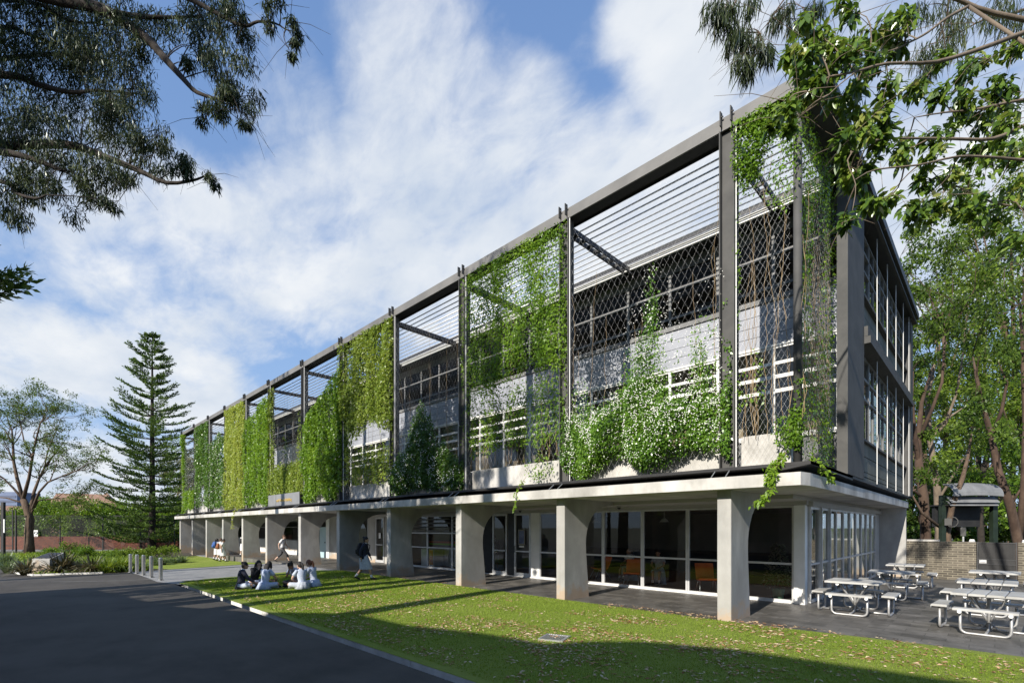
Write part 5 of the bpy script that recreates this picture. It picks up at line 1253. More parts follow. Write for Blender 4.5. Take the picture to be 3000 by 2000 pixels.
# ------------------------------------------------------------------ unseen shadow casters behind the camera: an added hall, gums placed for dapple
rng = np.random.RandomState(44)
h = thing('shadow_caster', 'added unseen hall behind the camera, its roofline shaped to shade drive and lawn', 'building', (-6,-9,0))
prof = [(-20.5,0),(-20.5,5.6),(-14,6.2),(-11,7.0),(-9,7.85),(-7.0,7.9),(-5.2,8.25),(-3.9,8.35),(-3.3,8.8),(-2.6,9.15),(-1.2,9.45),(1.0,9.6),(3,9.75),(24,9.8),(24,0)]  # top edge shaped to draw the wanted shadow line on the lawn
mb = MB(); mb.prism([(x, z) for x, z in prof], 1, -16, -8.0); mb.build('wall', surf('caster_brick', (.22,.13,.09), (.32,.2,.14), 3, 6, .9), h)
for x in range(-19, 22, 6):
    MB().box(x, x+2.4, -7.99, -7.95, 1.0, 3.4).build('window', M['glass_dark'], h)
SH = [(-17.6,-4.4,6.6,2.1,22,'low spreading tree beside the drive'),(-18.5,-4,10.5,2.6,26,'middling gum beside the drive'),(-15,-8.5,14,2.6,20,'gum close behind the added hall'),(-20.5,-4,15,2.8,24,'tall full gum beside the drive'),
      (-12.5,-9,18.5,2.6,15,'tallest gum behind the added hall'),(-27,-6,18,2.4,13,'thin high gum down the drive'),(-9,-10,20,2.0,7,'very tall thin gum behind the hall'),(-47,-5,11.5,2,9,'small gum by the street corner')]
for i, (x, y, z, r, k, lab) in enumerate(SH):
    t = thing('shade_tree', lab+', out of view, dappling the facade', 'tree', (x,y,-.3), group='gums behind the camera'); mb = MB()
    mb.tube([(x,y,-.3),(x+.2,y,z*.4),(x-.1,y+.2,z*.8),(x,y,z+r*.5)], [.42,.34,.25,.1], n=9); cl = []
    for q in range(k):
        o_ = Vector(rng.normal(size=3))*.75; o_ = o_ if o_.length < 1.05 else o_.normalized()*1.05; c = Vector((x,y,z))+o_*r; cl.append((c, .9+.5*rng.rand(), 95)); mb.tube([(x,y,z-r*.8), Vector((x,y,z-r*.3))*.4+c*.6, c], [.1,.06,.02], n=4, cap=False)
    mb.build('trunk', M['bark_brown'], t); a = leaf_clumps(rng, cl, .32, .32, (0,0,-.8), .5, (.2,-.5,.5), .6); link_mesh('crown', leaf_mesh('crown', *a, .1, .1), TL['euc'], t)
# ------------------------------------------------------------------ fence, red wall, house and tower on the far left
def rbox(mb, u0, u1, D, z0, z1, th, mi=0, D1=None):
    """box standing square to the photo's view, from photo column u0 to u1"""
    a = at(u0, HY_, D); b = at(u1, HY_, D1 or D); d = (b-a).normalized(); n = Vector((-d.y, d.x, 0)); i = len(mb.v)
    for z in (z0, z1):
        for p in (a, b, b+n*th, a+n*th): mb.v.append((p.x, p.y, z))
    for q in ((0,3,2,1),(4,5,6,7),(0,1,5,4),(1,2,6,5),(2,3,7,6),(3,0,4,7)): mb.f.append(tuple(i+k for k in q)); mb.m.append(mi)
    return mb
t = thing('red_brick_wall', 'low red brick wall behind the fence on the far left', 'wall', at(270, 1606, 53))
rbox(MB(), -120, 525, 53, -.4, .98, .23).build('brickwork', M['brick_red'], t); rbox(MB(), -120, 525, 52.97, .981, 1.05, .29).build('coping', surf('red_coping', (.20,.06,.04), (.28,.09,.06), 4, 4, .8), t)
for u in (253, 408): rbox(MB(), u-5, u+5, 52.9, -.4, 1.0, .06).build('pier', M['brick_red'], t)
o = rbox(MB(), -200, 540, 50.6, -.42, -.33, 1.8).build('footpath', M['path']); o['kind'] = 'structure'
t = thing('chain_link_fence', 'tall dark chain link fence in front of the red brick wall', 'fence', at(270, 1606, 50.2))
for u in (47,175,300,410,510):
    rbox(MB(), u-1.1, u+1.1, 50.2, -.4, 3.25, .08).build('post', M['black'], t)
m, tt, out_ = newmat('chain_link'); L_ = tt.links.new
tb = tt.nodes.new('ShaderNodeBsdfTransparent'); db = nd(tt, 'ShaderNodeBsdfPrincipled', Roughness=.6); db.inputs['Base Color'].default_value = (.02,.022,.022,1)
mxs = tt.nodes.new('ShaderNodeMixShader'); L_(tb.outputs[0], mxs.inputs[1]); L_(db.outputs[0], mxs.inputs[2]); L_(mxs.outputs[0], out_.inputs[0])
g_ = tt.nodes.new('ShaderNodeNewGeometry'); dt = tt.nodes.new('ShaderNodeVectorMath'); dt.operation = 'DOT_PRODUCT'; dt.inputs[1].default_value = RV; L_(g_.outputs['Position'], dt.inputs[0]); sx = tt.nodes.new('ShaderNodeSeparateXYZ'); L_(g_.outputs['Position'], sx.inputs[0])
def mth(op, a, b=None):
    q = tt.nodes.new('ShaderNodeMath'); q.operation = op
    for i, x in enumerate((a, b)):
        if x is None: continue
        if isinstance(x, (int, float)): q.inputs[i].default_value = x
        else: L_(x, q.inputs[i])
    return q.outputs[0]
lines = []
for op in ('ADD', 'SUBTRACT'):
    w_ = mth('MULTIPLY', mth(op, dt.outputs['Value'], sx.outputs[2]), 14.0); lines.append(mth('LESS_THAN', mth('FRACT', w_), .17))
L_(mth('MAXIMUM', lines[0], lines[1]), mxs.inputs[0]); M['chain'] = m
for u0, u1 in ((-60,46),(48.3,174),(176.3,299),(301.3,409),(411.3,509)):
    a, b = at(u0, HY_, 50.22), at(u1, HY_, 50.22); MB().face([(a.x,a.y,-.3),(b.x,b.y,-.3),(b.x,b.y,3.2),(a.x,a.y,3.2)]).build('mesh_panel', M['chain'], t)
rbox(MB(), -60, 510, 50.19, 3.2, 3.26, .05).build('top_rail', M['black'], t)
gp = thing('gate_post', 'thick black gate post at the left edge of the view', 'post', at(6, 1625, 40))
rbox(MB(), 2, 9.5, 40, -.4, 4.1, .2).build('post', M['black'], gp); rbox(MB(), 9.6, 13, 39.9, 1.6, 2.7, .05).build('sign_plate', M['white_paint'], gp)
gt = thing('fence_gate', 'dark barred fence gate between the black gate post and the airy tree', 'gate', at(42, 1610, 44))
for u in (36,45): rbox(MB(), u-1.2, u+1.2, 44, -.4, 3.6, .08).build('stile', M['black'], gt)
for z in (.35, 1.95, 3.5): rbox(MB(), 9.6, 34.6, 44, z, z+.07, .06).build('rail', M['black'], gt)
s = thing('fence_sign', 'small white sign with a dark ring hung on the fence right of the airy tree', 'sign', at(104, 1565, 50))
rbox(MB(), 98.5, 110.5, 50.0, at(0,1571,50).z, at(0,1552,50).z, .03).build('plate', M['white_paint'], s)
mb = MB(); c = at(104.5, 1560, 49.97); mb.tube([c+RV*.14*math.cos(k*.524)+Vector((0,0,.14*math.sin(k*.524))) for k in range(13)], .022, n=4); mb.build('ring', M['steel_dark'], s)
rbox(MB(), 101, 108, 49.985, at(0,1569.5,50).z, at(0,1568,50).z, .01).build('text_line', M['steel_dark'], s)
# tiled house
h = thing('tiled_house', 'house with a long terracotta tiled roof behind the hedge', 'house', at(200, 1560, 82))
def roofpx(pts, D): return [at(u, v, d) for u, v, d in pts]
rbox(MB(), 135, 390, 80, -.4, at(0,1497,80).z-.05, 9).build('wall', surf('house_brick', (.30,.17,.11), (.38,.23,.16), 3, 5, .9), h)
mb = MB()
A, Bq, Cq, Dq = at(128,1497,79.5), at(395,1497,79.5), at(300,1447,85), at(165,1444,85)
E1, E2 = at(395,1497,90), at(128,1497,90)
mb.face([A,Bq,Cq,Dq]); mb.face([Bq,E1,Cq]); mb.face([Cq,E1,E2,Dq]); mb.face([A,Dq,E2]); mb.face([A,E2,E1,Bq]); mb.build('roof', M['tile'], h)
mb = MB(); P0, P1, PTp, P3 = at(245,1494,78), at(352,1494,78), at(312,1441,84), at(255,1497,88); mb.face([P0,P1,PTp]); mb.face([P1,at(372,1494,88),PTp]); mb.face([at(372,1494,88),P3,PTp]); mb.face([P3,P0,PTp]); mb.face([P0,P3,at(372,1494,88),P1]); mb.build('hip_roof', M['tile'], h)
h2 = thing('low_tiled_house', 'low tiled roof left of the airy tree behind the hedge', 'house', at(40, 1560, 82))
rbox(MB(), -90, 112, 80, -.4, at(0,1509,80).z, 7).build('wall', M['tile'], h2)
mb = MB(); A, Bq, Cq, Dq, E1, E2 = at(-100,1508,79.5), at(118,1508,79.5), at(95,1482,84), at(-80,1480,84), at(118,1508,88), at(-100,1508,88)
mb.face([A,Bq,Cq,Dq]); mb.face([Bq,E1,Cq]); mb.face([Cq,E1,E2,Dq]); mb.face([A,Dq,E2]); mb.face([A,E2,E1,Bq]); mb.build('roof', M['tile'], h2)
tw = thing('office_block', 'distant blue grey office block at the far left edge of the skyline', 'building', at(0, 1545, 320))
rbox(MB(), -60, 50, 320, -1, at(0,1440,320).z, 16).build('wall', surf('blue_cladding', (.12,.15,.24), (.15,.19,.29), .2, 3, .8), tw)
M['tower_band'] = surf('tower_band', (.09,.11,.17), None, rough=.8)
for k in range(7):
    z = 3+k*3.1; rbox(MB(), -55, 46, 319.8, z, z+1.5, .1).build('window_band', M['tower_band'], tw)
# ------------------------------------------------------------------ planted bed
def blades(rng, base, n, L, W, spread, rise, arch=2):
    """arching strap leaves as ribbons"""
    V = []; Fc = []; T = []
    for k in range(n):
        a = rng.rand()*6.283; tilt = spread*(.25+.75*rng.rand()); d = Vector((math.cos(a), math.sin(a), 0)); s = Vector((-d.y, d.x, 0)); l = L*rng.uniform(.55,1.15); w = W*rng.uniform(.7,1.2)
        p = Vector(base)+d*.06*rng.rand()+s*rng.normal()*.05; up = rise; i0 = len(V); ns = 4
        for j in range(ns+1):
            f = j/ns; q = p+d*l*tilt*f*(1+.3*f)+Vector((0,0,l*(up*f-(.55+.5*tilt)*f*f*tilt)));
            ww = w*(1-f**2.2)*.5+.002; V += [q-s*ww, q+s*ww]
        tv = rng.rand(); T += [tv]*(2*(ns+1))
        for j in range(ns): Fc.append((i0+2*j, i0+2*j+1, i0+2*j+3, i0+2*j+2))
    return V, Fc, T
def tuft(name, label, cat, base, n, L, W, spread, rise, mat, seed, group=None, parts=1, area=0.0):
    rng = np.random.RandomState(seed); t = thing(name, label, cat, base, group=group); V = []; Fc = []; T = []
    for k in range(parts):
        b = Vector(base)+Vector((rng.uniform(-1,1)*area, rng.uniform(-1,1)*area, 0)); v, f, tt_ = blades(rng, b, int(n*1.3), L*1.25, W*1.15, spread, rise); o_ = len(V); V += v; T += tt_; Fc += [tuple(i+o_ for i in q) for q in f]
    me = bpy.data.meshes.new('leaves'); me.from_pydata([tuple(v) for v in V], [], Fc); at_ = me.attributes.new('tint', 'FLOAT', 'POINT'); at_.data.foreach_set('value', np.array(T, dtype=np.float32)); me.update()
    link_mesh('leaves', me, mat, t); return t
LF = leafmat('flax_leaf', [(.022,.026,.012),(.05,.05,.022),(.12,.10,.045),(.28,.23,.12)], .15, .12)
LG = leafmat('lomandra_leaf', [(.08,.14,.015),(.15,.235,.025),(.22,.31,.04),(.27,.35,.06)], .35, .06)
LS = leafmat('grey_grass_leaf', [(.07,.115,.035),(.12,.175,.06),(.17,.22,.085)], .3, .05)
def gp_(u, v, z=-.0):
    p = at(u, v, F_*2.05/(v-HY_)); p.z = HG(p.x)+.0; return p
for i, (u, v, lab, mat, n, L, W, sp_, pr, ar) in enumerate((
    (95,1676,'dark bronze flax clump at the left front corner of the bed',LF,70,1.05,.045,.9,3,.4),
    (60,1664,'green strappy clump at the left end of the bed beside the kerb',LS,90,.95,.028,.7,4,.6),
    (185,1676,'dark bronze flax with pale leaf edges right of the stone block',LF,90,1.25,.05,.85,3,.35),
    (275,1675,'straw coloured flax clump in the middle of the bed front',LF,80,1.05,.045,.9,2,.25),
    (335,1672,'bright green strappy clump near the bollards',LG,120,.95,.030,.75,5,.7),
    (235,1672,'bright green strappy clump between the two flaxes',LG,110,.75,.028,.8,4,.6),
    (400,1668,'small green strappy clump behind the first bollards',LG,80,.55,.024,.9,3,.35),
    (120,1645,'loose green grass clump behind the stone block',LG,110,.9,.03,.8,5,.8),
    (30,1640,'grey green grass clump at the far left of the bed',LS,110,.9,.03,.7,5,.9),
    (300,1645,'light green grass clump at the middle back of the bed',LG,110,.7,.03,.85,5,.9),
    (370,1640,'grey green grass clump before the pine trunk',LS,100,.7,.03,.85,5,.8),
    (470,1642,'dark green grass tuft at the bed end by the rear lawn',LS,110,.65,.03,.85,5,.7),
    (520,1636,'dark low grass tuft beside the farthest pillar',LS,100,.6,.03,.85,4,.6))):
    tuft('strappy_plant', lab, 'plant', gp_(u, v), n, L, W, sp_, .85, mat, 60+i, 'strappy plants in the bed', pr, ar)
rng = np.random.RandomState(71)
for u, v, w, h_, mat, lab in ((215,1618,1.0,1.0,TL['hedge'],'leafy light green shrub standing up behind the bed'),(150,1622,.9,.7,TL['hedge'],'low leafy shrub left of the tall light green shrub'),(255,1622,.6,.7,TL['hedge'],'small leafy shrub right of the tall light green shrub'),(390,1625,1.0,.7,TL['bg'],'dark leafy shrub left of the pine trunk'),(470,1622,1.1,.8,TL['bg'],'dark leafy shrub right of the pine trunk'),(340,1625,.8,.45,TL['hedge'],'flat leafy shrub behind the bright strappy clump')):
    b = gp_(u, v); t = thing('shrub', lab, 'shrub', b, group='shrubs in the bed'); mb = MB()
    for k in range(5): mb.tube([b, b+Vector((rng.normal()*w*.4, rng.normal()*w*.4, h_*.7))], [.02,.008], n=4)
    mb.build('stems', M['bark_brown'], t)
    cl = [(b+Vector((rng.normal()*w*.5, rng.normal()*w*.5, h_*rng.uniform(.25,.9))), .35, 110) for k in range(16)]
    a = leaf_clumps(rng, cl, .12, .55, (0,-.2,.1), .8, (.1,-.5,.8), .5); link_mesh('foliage', leaf_mesh('foliage', *a, .12, .1), mat, t)
# ground cover
n = 26000; X = rng.uniform(-60, -28.6, n); Y = rng.uniform(-1.2, 10, n)
ok = np.ones(n, bool)
ok &= Y > np.interp(X, [-60,-39,-33,-29.9,-29.2,-28.6], [-1.4,-.3,.15,.6,1.7,3.2]); ok &= Y < np.interp(X, [-60,-47,-40,-33,-29.3], [10,7.2,5.5,4.5,4.3])
X, Y = X[ok], Y[ok]; n = len(X); P = np.stack([X, Y, np.array([HG(x) for x in X])+.01], 1)
Dr = rng.normal(size=(n,3))*.5+np.array([0,0,.9]); o = link_mesh('ground_cover', leaf_mesh('ground_cover', P, Dr, rng.normal(size=(n,3))+np.array([0,-1,.5]), rng.uniform(.15,.42,n), rng.uniform(.03,.08,n), rng.rand(n), .1, .2), LG)
tag(o, 'mixed green ground cover filling the planted bed', 'ground cover', kind='stuff')
# stone block
b = gp_(143, 1676); t = thing('stone_block', 'squat grey concrete block with a sloping dark top in the planted bed', 'block', b)
Rz = Matrix.Rotation(R(40), 4, 'Z'); mb = MB(); mb.v = [(-.46,-.38,-.1),(.46,-.38,-.1),(.46,.38,-.1),(-.46,.38,-.1),(-.43,-.35,.72),(.43,-.35,.72),(.38,.34,.98),(-.38,.34,.98)]; mb.f = [(0,3,2,1),(4,5,6,7),(0,1,5,4),(1,2,6,5),(2,3,7,6),(3,0,4,7)]; mb.m = [0]*6
me = mb.mesh('block'); me.transform(Rz); link_mesh('block', me, M['concrete'], t, world=False)
mb = MB(); mb.v = [(-.37,-.28,.752),(.37,-.28,.752),(.33,.28,.962),(-.33,.28,.962),(-.37,-.28,.772),(.37,-.28,.772),(.33,.28,.982),(-.33,.28,.982)]; mb.f = [(0,3,2,1),(4,5,6,7),(0,1,5,4),(1,2,6,5),(2,3,7,6),(3,0,4,7)]; mb.m = [0]*6
me = mb.mesh('plaque'); me.transform(Rz); link_mesh('plaque', M['steel_dark'] and me, M['steel_dark'], t, world=False)

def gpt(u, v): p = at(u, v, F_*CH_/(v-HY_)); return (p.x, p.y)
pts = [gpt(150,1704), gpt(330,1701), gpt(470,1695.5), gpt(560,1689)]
mb = MB()  # thin pale strip laid across asphalt and path
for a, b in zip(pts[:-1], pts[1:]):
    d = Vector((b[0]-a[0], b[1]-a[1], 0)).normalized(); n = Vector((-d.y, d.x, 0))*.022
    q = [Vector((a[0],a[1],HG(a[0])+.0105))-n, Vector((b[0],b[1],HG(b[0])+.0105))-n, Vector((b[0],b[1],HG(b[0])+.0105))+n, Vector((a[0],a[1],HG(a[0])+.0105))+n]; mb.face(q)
o = mb.build('pale_line', surf('pale_line_grey', (.20,.20,.19), (.42,.42,.40), 6, 5, .8)); o['kind'] = 'structure'
# ------------------------------------------------------------------ people
SK = {k: surf('skin_'+k, c, None, rough=.55) for k, c in {'tan': (.40,.24,.16), 'fair': (.55,.36,.27), 'brown': (.27,.155,.10)}.items()}
CLO = {k: surf('cloth_'+k, a, b, sc, 5, .9, bump=.15, bscale=60) for k, (a, b, sc) in {
    'white': ((.62,.62,.62),(.72,.72,.71),6), 'sky': ((.26,.33,.48),(.50,.56,.68),45), 'paleblue': ((.34,.39,.50),(.50,.55,.64),30), 'navy': ((.010,.013,.028),(.020,.024,.045),5), 'black': ((.008,.008,.009),(.016,.016,.017),5),
    'charcoal': ((.025,.026,.030),(.045,.046,.05),6), 'greyblue': ((.32,.35,.40),(.46,.49,.54),20), 'blue_bag': ((.03,.08,.25),(.06,.13,.34),8), 'brown_bag': ((.20,.07,.03),(.32,.13,.06),6)}.items()}
HAIR = {k: surf('hair_'+k, a, b, 14, 5, .7, stretch=(1,1,.2), bump=.5, bscale=50) for k, (a, b) in {'black': ((.006,.005,.005),(.016,.013,.012)), 'brown': ((.045,.022,.012),(.09,.045,.025)), 'auburn': ((.10,.035,.015),(.17,.065,.03))}.items()}
def ringp(c, ax, right, rx, ry, n=16, pleat=0, amp=.06, ph=0.0):
    ax = Vector(ax).normalized(); right = Vector(right); right = (right-ax*right.dot(ax)).normalized(); f = ax.cross(right); c = Vector(c); out = []
    for j in range(n):
        a = 2*math.pi*j/n; k = 1+amp*math.cos(pleat*a+ph) if pleat else 1
        out.append(c+right*rx*k*math.cos(a)+f*ry*k*math.sin(a))
    return out
def skin_body(J, s, E):
    names = list(J); idx = {k: i for i, k in enumerate(names)}; me = bpy.data.meshes.new('tmp'); me.from_pydata([tuple(J[k][0]) for k in names], [(idx[a], idx[b]) for a, b in E], [])
    o = bpy.data.objects.new('tmp', me); C.objects.link(o); md = o.modifiers.new('skin', 'SKIN'); md.use_smooth_shade = True
    me.skin_vertices[0].data[0].use_root = True
    for i, k in enumerate(names): r = J[k][1]; me.skin_vertices[0].data[i].radius = (r, r)
    ss = o.modifiers.new('sub', 'SUBSURF'); ss.levels = 1; ss.render_levels = 1
    bpy.context.view_layer.update(); dg = bpy.context.evaluated_depsgraph_get(); m2 = bpy.data.meshes.new_from_object(o.evaluated_get(dg)); bpy.data.objects.remove(o); bpy.data.meshes.remove(me); return m2
def merge_mb(me, mb):
    bm = bmesh.new(); bm.from_mesh(me); m2 = mb.mesh('t2'); bm.from_mesh(m2); bm.to_mesh(me); bm.free(); bpy.data.meshes.remove(m2)
    me.polygons.foreach_set('use_smooth', [True]*len(me.polygons)); me.update()
EDGES = [('pelvis','waist'),('waist','chest'),('chest','neck'),('neck','head'),('chest','shL'),('shL','elL'),('elL','wrL'),('wrL','paL'),('chest','shR'),('shR','elR'),('elR','wrR'),('wrR','paR'),
         ('pelvis','hiL'),('hiL','knL'),('knL','anL'),('anL','toL'),('pelvis','hiR'),('hiR','knR'),('knR','anR'),('anR','toR')]
RAD = dict(pelvis=.105, waist=.088, chest=.105, neck=.048, head=.05, sh=.052, el=.038, wr=.026, pa=.024, hi=.085, kn=.056, an=.036, to=.028)
def figure(label, loc, face, P, H=1.62, skin='tan', hair='black', head_yaw=0, head_pitch=0, group=None, outfit=None, hairstyle='short', closecut=False):
    """P: joint -> (x, y, z) in metres for a 1.62 m person facing +Y; outfit: callable(t, P, k)"""
    k = H/1.62; P = {n: Vector(v)*k for n, v in P.items()}
    t = thing('person', label, 'person', loc, R(face), group)
    J = {n: (P[n], RAD[n[:2] if n[:2] in RAD and n not in RAD else n]*k) for n in P if n != 'headc'}
    body = skin_body(J, k, EDGES)
    hc = P['headc']; HM = Matrix.Rotation(R(head_yaw), 3, 'Z') @ Matrix.Rotation(R(-head_pitch), 3, 'X'); mb = MB()
    mb.ball(hc, .074*k, .092*k, .112*k, 14, 10, M=HM)
    mb.ball(hc+HM @ Vector((0,.052,-.068))*k, .046*k, .042*k, .042*k, 10, 6, M=HM)         # jaw
    def hp(x, y, z): return hc+HM @ (Vector((x, y, z))*k)
    mb.tube([hp(0,.085,.02), hp(0,.106,-.018), hp(0,.088,-.03)], [.006*k,.013*k,.008*k], n=6)
    for s in (-1, 1): mb.ball(hp(s*.076,-.002,-.01), .010*k, .019*k, .030*k, 7, 5, M=HM)
    for sd in ('L', 'R'):
        wv, pv, ev = P['wr'+sd], P['pa'+sd], P['el'+sd]; f = (pv-wv).normalized(); fo = (wv-ev).normalized(); sx = 1 if sd == 'R' else -1
        across = f.cross(Vector((0,1,0)) if abs(f.y) < .8 else Vector((0,0,1))).normalized()*sx; bend = f.cross(across).normalized()*sx
        for q, (off, ln) in enumerate(((-.027,.062),(-.009,.074),(.009,.070),(.026,.055))):
            a = pv+across*off*k; b = a+(f*.55+bend*.12)*ln*k; c = b+(f*.35+bend*.38)*ln*k; mb.tube([a-f*.012*k, a, b, c], [.0095*k,.009*k,.0085*k,.006*k], n=6)
        a = wv*.45+pv*.55-across*.024*k; mb.tube([a, a-across*.028*k+f*.018*k, a-across*.030*k+f*.048*k], [.011*k,.010*k,.007*k], n=6)
    merge_mb(body, mb); link_mesh('body', body, SK[skin], t, world=False, smooth=True)
    for s in (-1, 1): e = MB(); e.ball(hp(s*.031,.080,.008), .011*k, .008*k, .008*k, 8, 5, M=HM); e.build('eye', CLO['black'], t, world=False)
    m_ = MB(); m_.tube([hp(-.022,.087,-.056), hp(0,.094,-.056), hp(.022,.087,-.056)], [.003*k,.006*k,.003*k], n=5); m_.build('mouth', surf('lips', (.32,.11,.09), None, rough=.5), t, world=False)
    h = MB(); n_ = 14; rings = []
    for i in range(9):         # cap of hair: open over the face
        ph = math.pi*i/8*.62 if hairstyle == 'short' else math.pi*i/8*.66; rr = []
        for j in range(n_):
            a = 2*math.pi*j/n_; back = .5-.5*math.sin(a); lim = ph*(.60+.62*back) if i > 2 else ph
            rr.append(hp(.084*math.sin(lim)*math.cos(a), .101*math.sin(lim)*math.sin(a)-.010, .124*math.cos(lim)+.004))
        rings.append(rr)
    h.loft(rings)
    if hairstyle == 'pony': h.tube([hp(0,-.09,.05),hp(0,-.135,.03),hp(.01,-.15,-.05),hp(.015,-.13,-.15),hp(.01,-.125,-.26)], [.022*k,.034*k,.038*k,.032*k,.006*k], n=9)
    if hairstyle == 'long':
        for dx in (-.045,-.015,.018,.046): h.tube([hp(dx,-.075,.03),hp(dx*1.25,-.098,-.06),hp(dx*1.4,-.105,-.17),hp(dx*1.2,-.11,-.27),hp(dx*.8,-.10,-.36)], [.036*k,.045*k,.043*k,.034*k,.008*k], n=8)
        for s in (-1, 1): h.tube([hp(s*.07,.01,.03),hp(s*.085,.015,-.07),hp(s*.08,0,-.17)], [.02*k,.028*k,.012*k], n=7)
    if hairstyle == 'bun': h.ball(hp(0,-.085,.085), .048*k, .045*k, .045*k, 10, 7)
    h.build('hair', HAIR[hair], t, world=False, smooth=True)
    if outfit: outfit(t, P, k)
    return t
def spine_rings(P, k, w, top=True, hem=0.0, fl=1.0):
    up1 = (P['waist']-P['pelvis']).normalized(); up2 = (P['neck']-P['chest']).normalized(); rt = (P['shR']-P['shL']).normalized()
    hipw = .135*w; rs = []
    rs.append(ringp(P['pelvis']-up1*(.02+hem)*k, up1, rt, hipw*1.06*k*fl, .115*w*k*fl)); rs.append(ringp(P['pelvis']*.5+P['waist']*.5, up1, rt, hipw*.98*k, .105*w*k))
    rs.append(ringp(P['waist'], up1, rt, .112*w*k, .093*w*k)); rs.append(ringp(P['waist']*.45+P['chest']*.55, up2, rt, .128*w*k, .107*w*k)); rs.append(ringp(P['chest'], up2, rt, .142*w*k, .110*w*k))
    shc = (P['shL']+P['shR'])*.5
    rs.append(ringp(shc+up2*.005*k, up2, rt, .158*w*k, .088*w*k)); rs.append(ringp(shc+up2*.045*k, up2, rt, .118*w*k, .070*k)); rs.append(ringp(P['neck']+up2*.005*k, up2, rt, .056*k, .056*k))
    return rs
def sleeve(P, k, sd, f, r0, r1, mbx=None):
    mb = MB() if mbx is None else mbx; sh, el, wr = P['sh'+sd], P['el'+sd], P['wr'+sd]; ch = P['chest']
    st = sh*.86+ch*.14
    if f <= 1: e = sh+(el-sh)*f; mb.tube([st, sh, (sh+e)*.5, e], [r0*.95*k, r0*1.08*k, r0*k, r1*k], n=10)
    else: e = el+(wr-el)*(f-1); mb.tube([st, sh, (sh+el)*.5, el, (el+e)*.5, e], [r0*.95*k, r0*1.05*k, r0*.95*k, (r0+r1)*.5*k, r1*1.1*k, r1*k], n=10)
    return mb
def shoes(t, P, k, mat, socks=None):
    for sd in 'LR':
        an, to = P['an'+sd], P['to'+sd]; d = (to-an); d2 = Vector((d.x, d.y, 0)); d2 = d2.normalized() if d2.length > .01 else Vector((0,1,0)); ax = d.normalized()
        mb = MB(); mb.tube([an-ax*.055*k+Vector((0,0,-.012*k)), an-ax*.01*k+Vector((0,0,-.008*k)), an+d*.5+Vector((0,0,-.005*k)), to+ax*.02*k, to+ax*.055*k], [.036*k,.046*k,.044*k,.040*k,.016*k], n=10, sq=.85); mb.build('shoe', mat, t, world=False, smooth=True)
        if socks: kn = P['kn'+sd]; e = an+(kn-an)*.30; mb = MB(); mb.tube([an, (an+e)*.5, e], [.042*k,.043*k,.046*k], n=10); mb.build('sock', socks, t, world=False, smooth=True)
def skirt_stand(t, P, k, mat, length=.42, flare=1.75, pleat=14):
    up = Vector((0,0,1)); rt = (P['hiR']-P['hiL']).normalized(); rs = []
    kn = (P['knL']+P['knR'])*.5; dirn = (kn-P['pelvis']).normalized()
    spread = max(0, abs(P['knL'].y-P['knR'].y)-.1)
    for i in range(7):
        f = i/6; c = P['waist']*(1-min(1,f*3))+P['pelvis']*min(1,f*3); c = c+dirn*(max(0,f-.33)*1.5*length*k)
        rx = (.108+(.045*min(1,f*2.6))+.05*(flare-1)*f)*k; ry = (.092+.035*min(1,f*2.6)+.055*(flare-1)*f)*k+spread*.30*f
        rs.append(ringp(c, up, rt, rx, ry, 42, pleat, .05*f))
    mb = MB(); mb.loft(rs, cap=False); mb.build('skirt', mat, t, world=False, smooth=True)
def skirt_sit(t, P, k, mat, tail=True):
    mb = MB(); ctr = P['pelvis']; kl, kr = P['knL'], P['knR']
    for sd in 'LR':
        hi, kn = P['hi'+sd], P['kn'+sd]; mb.tube([ctr*.6+hi*.4+Vector((0,-.05*k,.01)), hi, hi*.5+kn*.5, hi*.12+kn*.88], [.125*k,.122*k,.108*k,.085*k], n=12, sq=.8)
    rs = []
    for i in range(6):      # cloth stretched between the knees and pooled on the ground
        f = i/5; a = ctr+(kl-ctr)*f*.92; b = ctr+(kr-ctr)*f*.92; z = (.10+.05*math.sin(f*3.1))*k
        rs.append([a+Vector((0,0,.05*k)), (a+b)*.5+Vector((0,.04*f*k,z*.35)), b+Vector((0,0,.05*k)), b*1.06+Vector((0,0,-(b.z-.02*k))), (a+b)*.5+Vector((0,.10*f*k,-((a+b)*.5).z+.015)), a*1.06+Vector((0,0,-(a.z-.02*k)))])
    mb.loft(rs)
    if tail: mb.loft([ringp(ctr+Vector((0,-.02,.10))*k, (0,0,1), (1,0,0), .15*k, .13*k, 30, 9, .03), ringp(ctr+Vector((0,-.03,.0))*k, (0,0,1), (1,0,0), .185*k, .155*k, 30, 9, .06), ringp(Vector((ctr.x, ctr.y-.04*k, .012)), (0,0,1), (1,0,0), .24*k, .20*k, 30, 9, .10)])
    mb.build('skirt', mat, t, world=False, smooth=True)
def dress(top, skirt, fs=.55, sit=False, socks='white', shoe='black', flare=1.75, length=.42, collar=True):
    def fn(t, P, k):
        mb = MB(); mb.loft(spine_rings(P, k, 1.06)); sleeve(P, k, 'L', fs, .062, .066, mb); sleeve(P, k, 'R', fs, .062, .066, mb); mb.build('blouse', CLO[top], t, world=False, smooth=True)
        (skirt_sit if sit else skirt_stand)(t, P, k, CLO[skirt], **({} if sit else dict(length=length, flare=flare)))
        shoes(t, P, k, CLO[shoe], CLO[socks] if socks else None)
    return fn
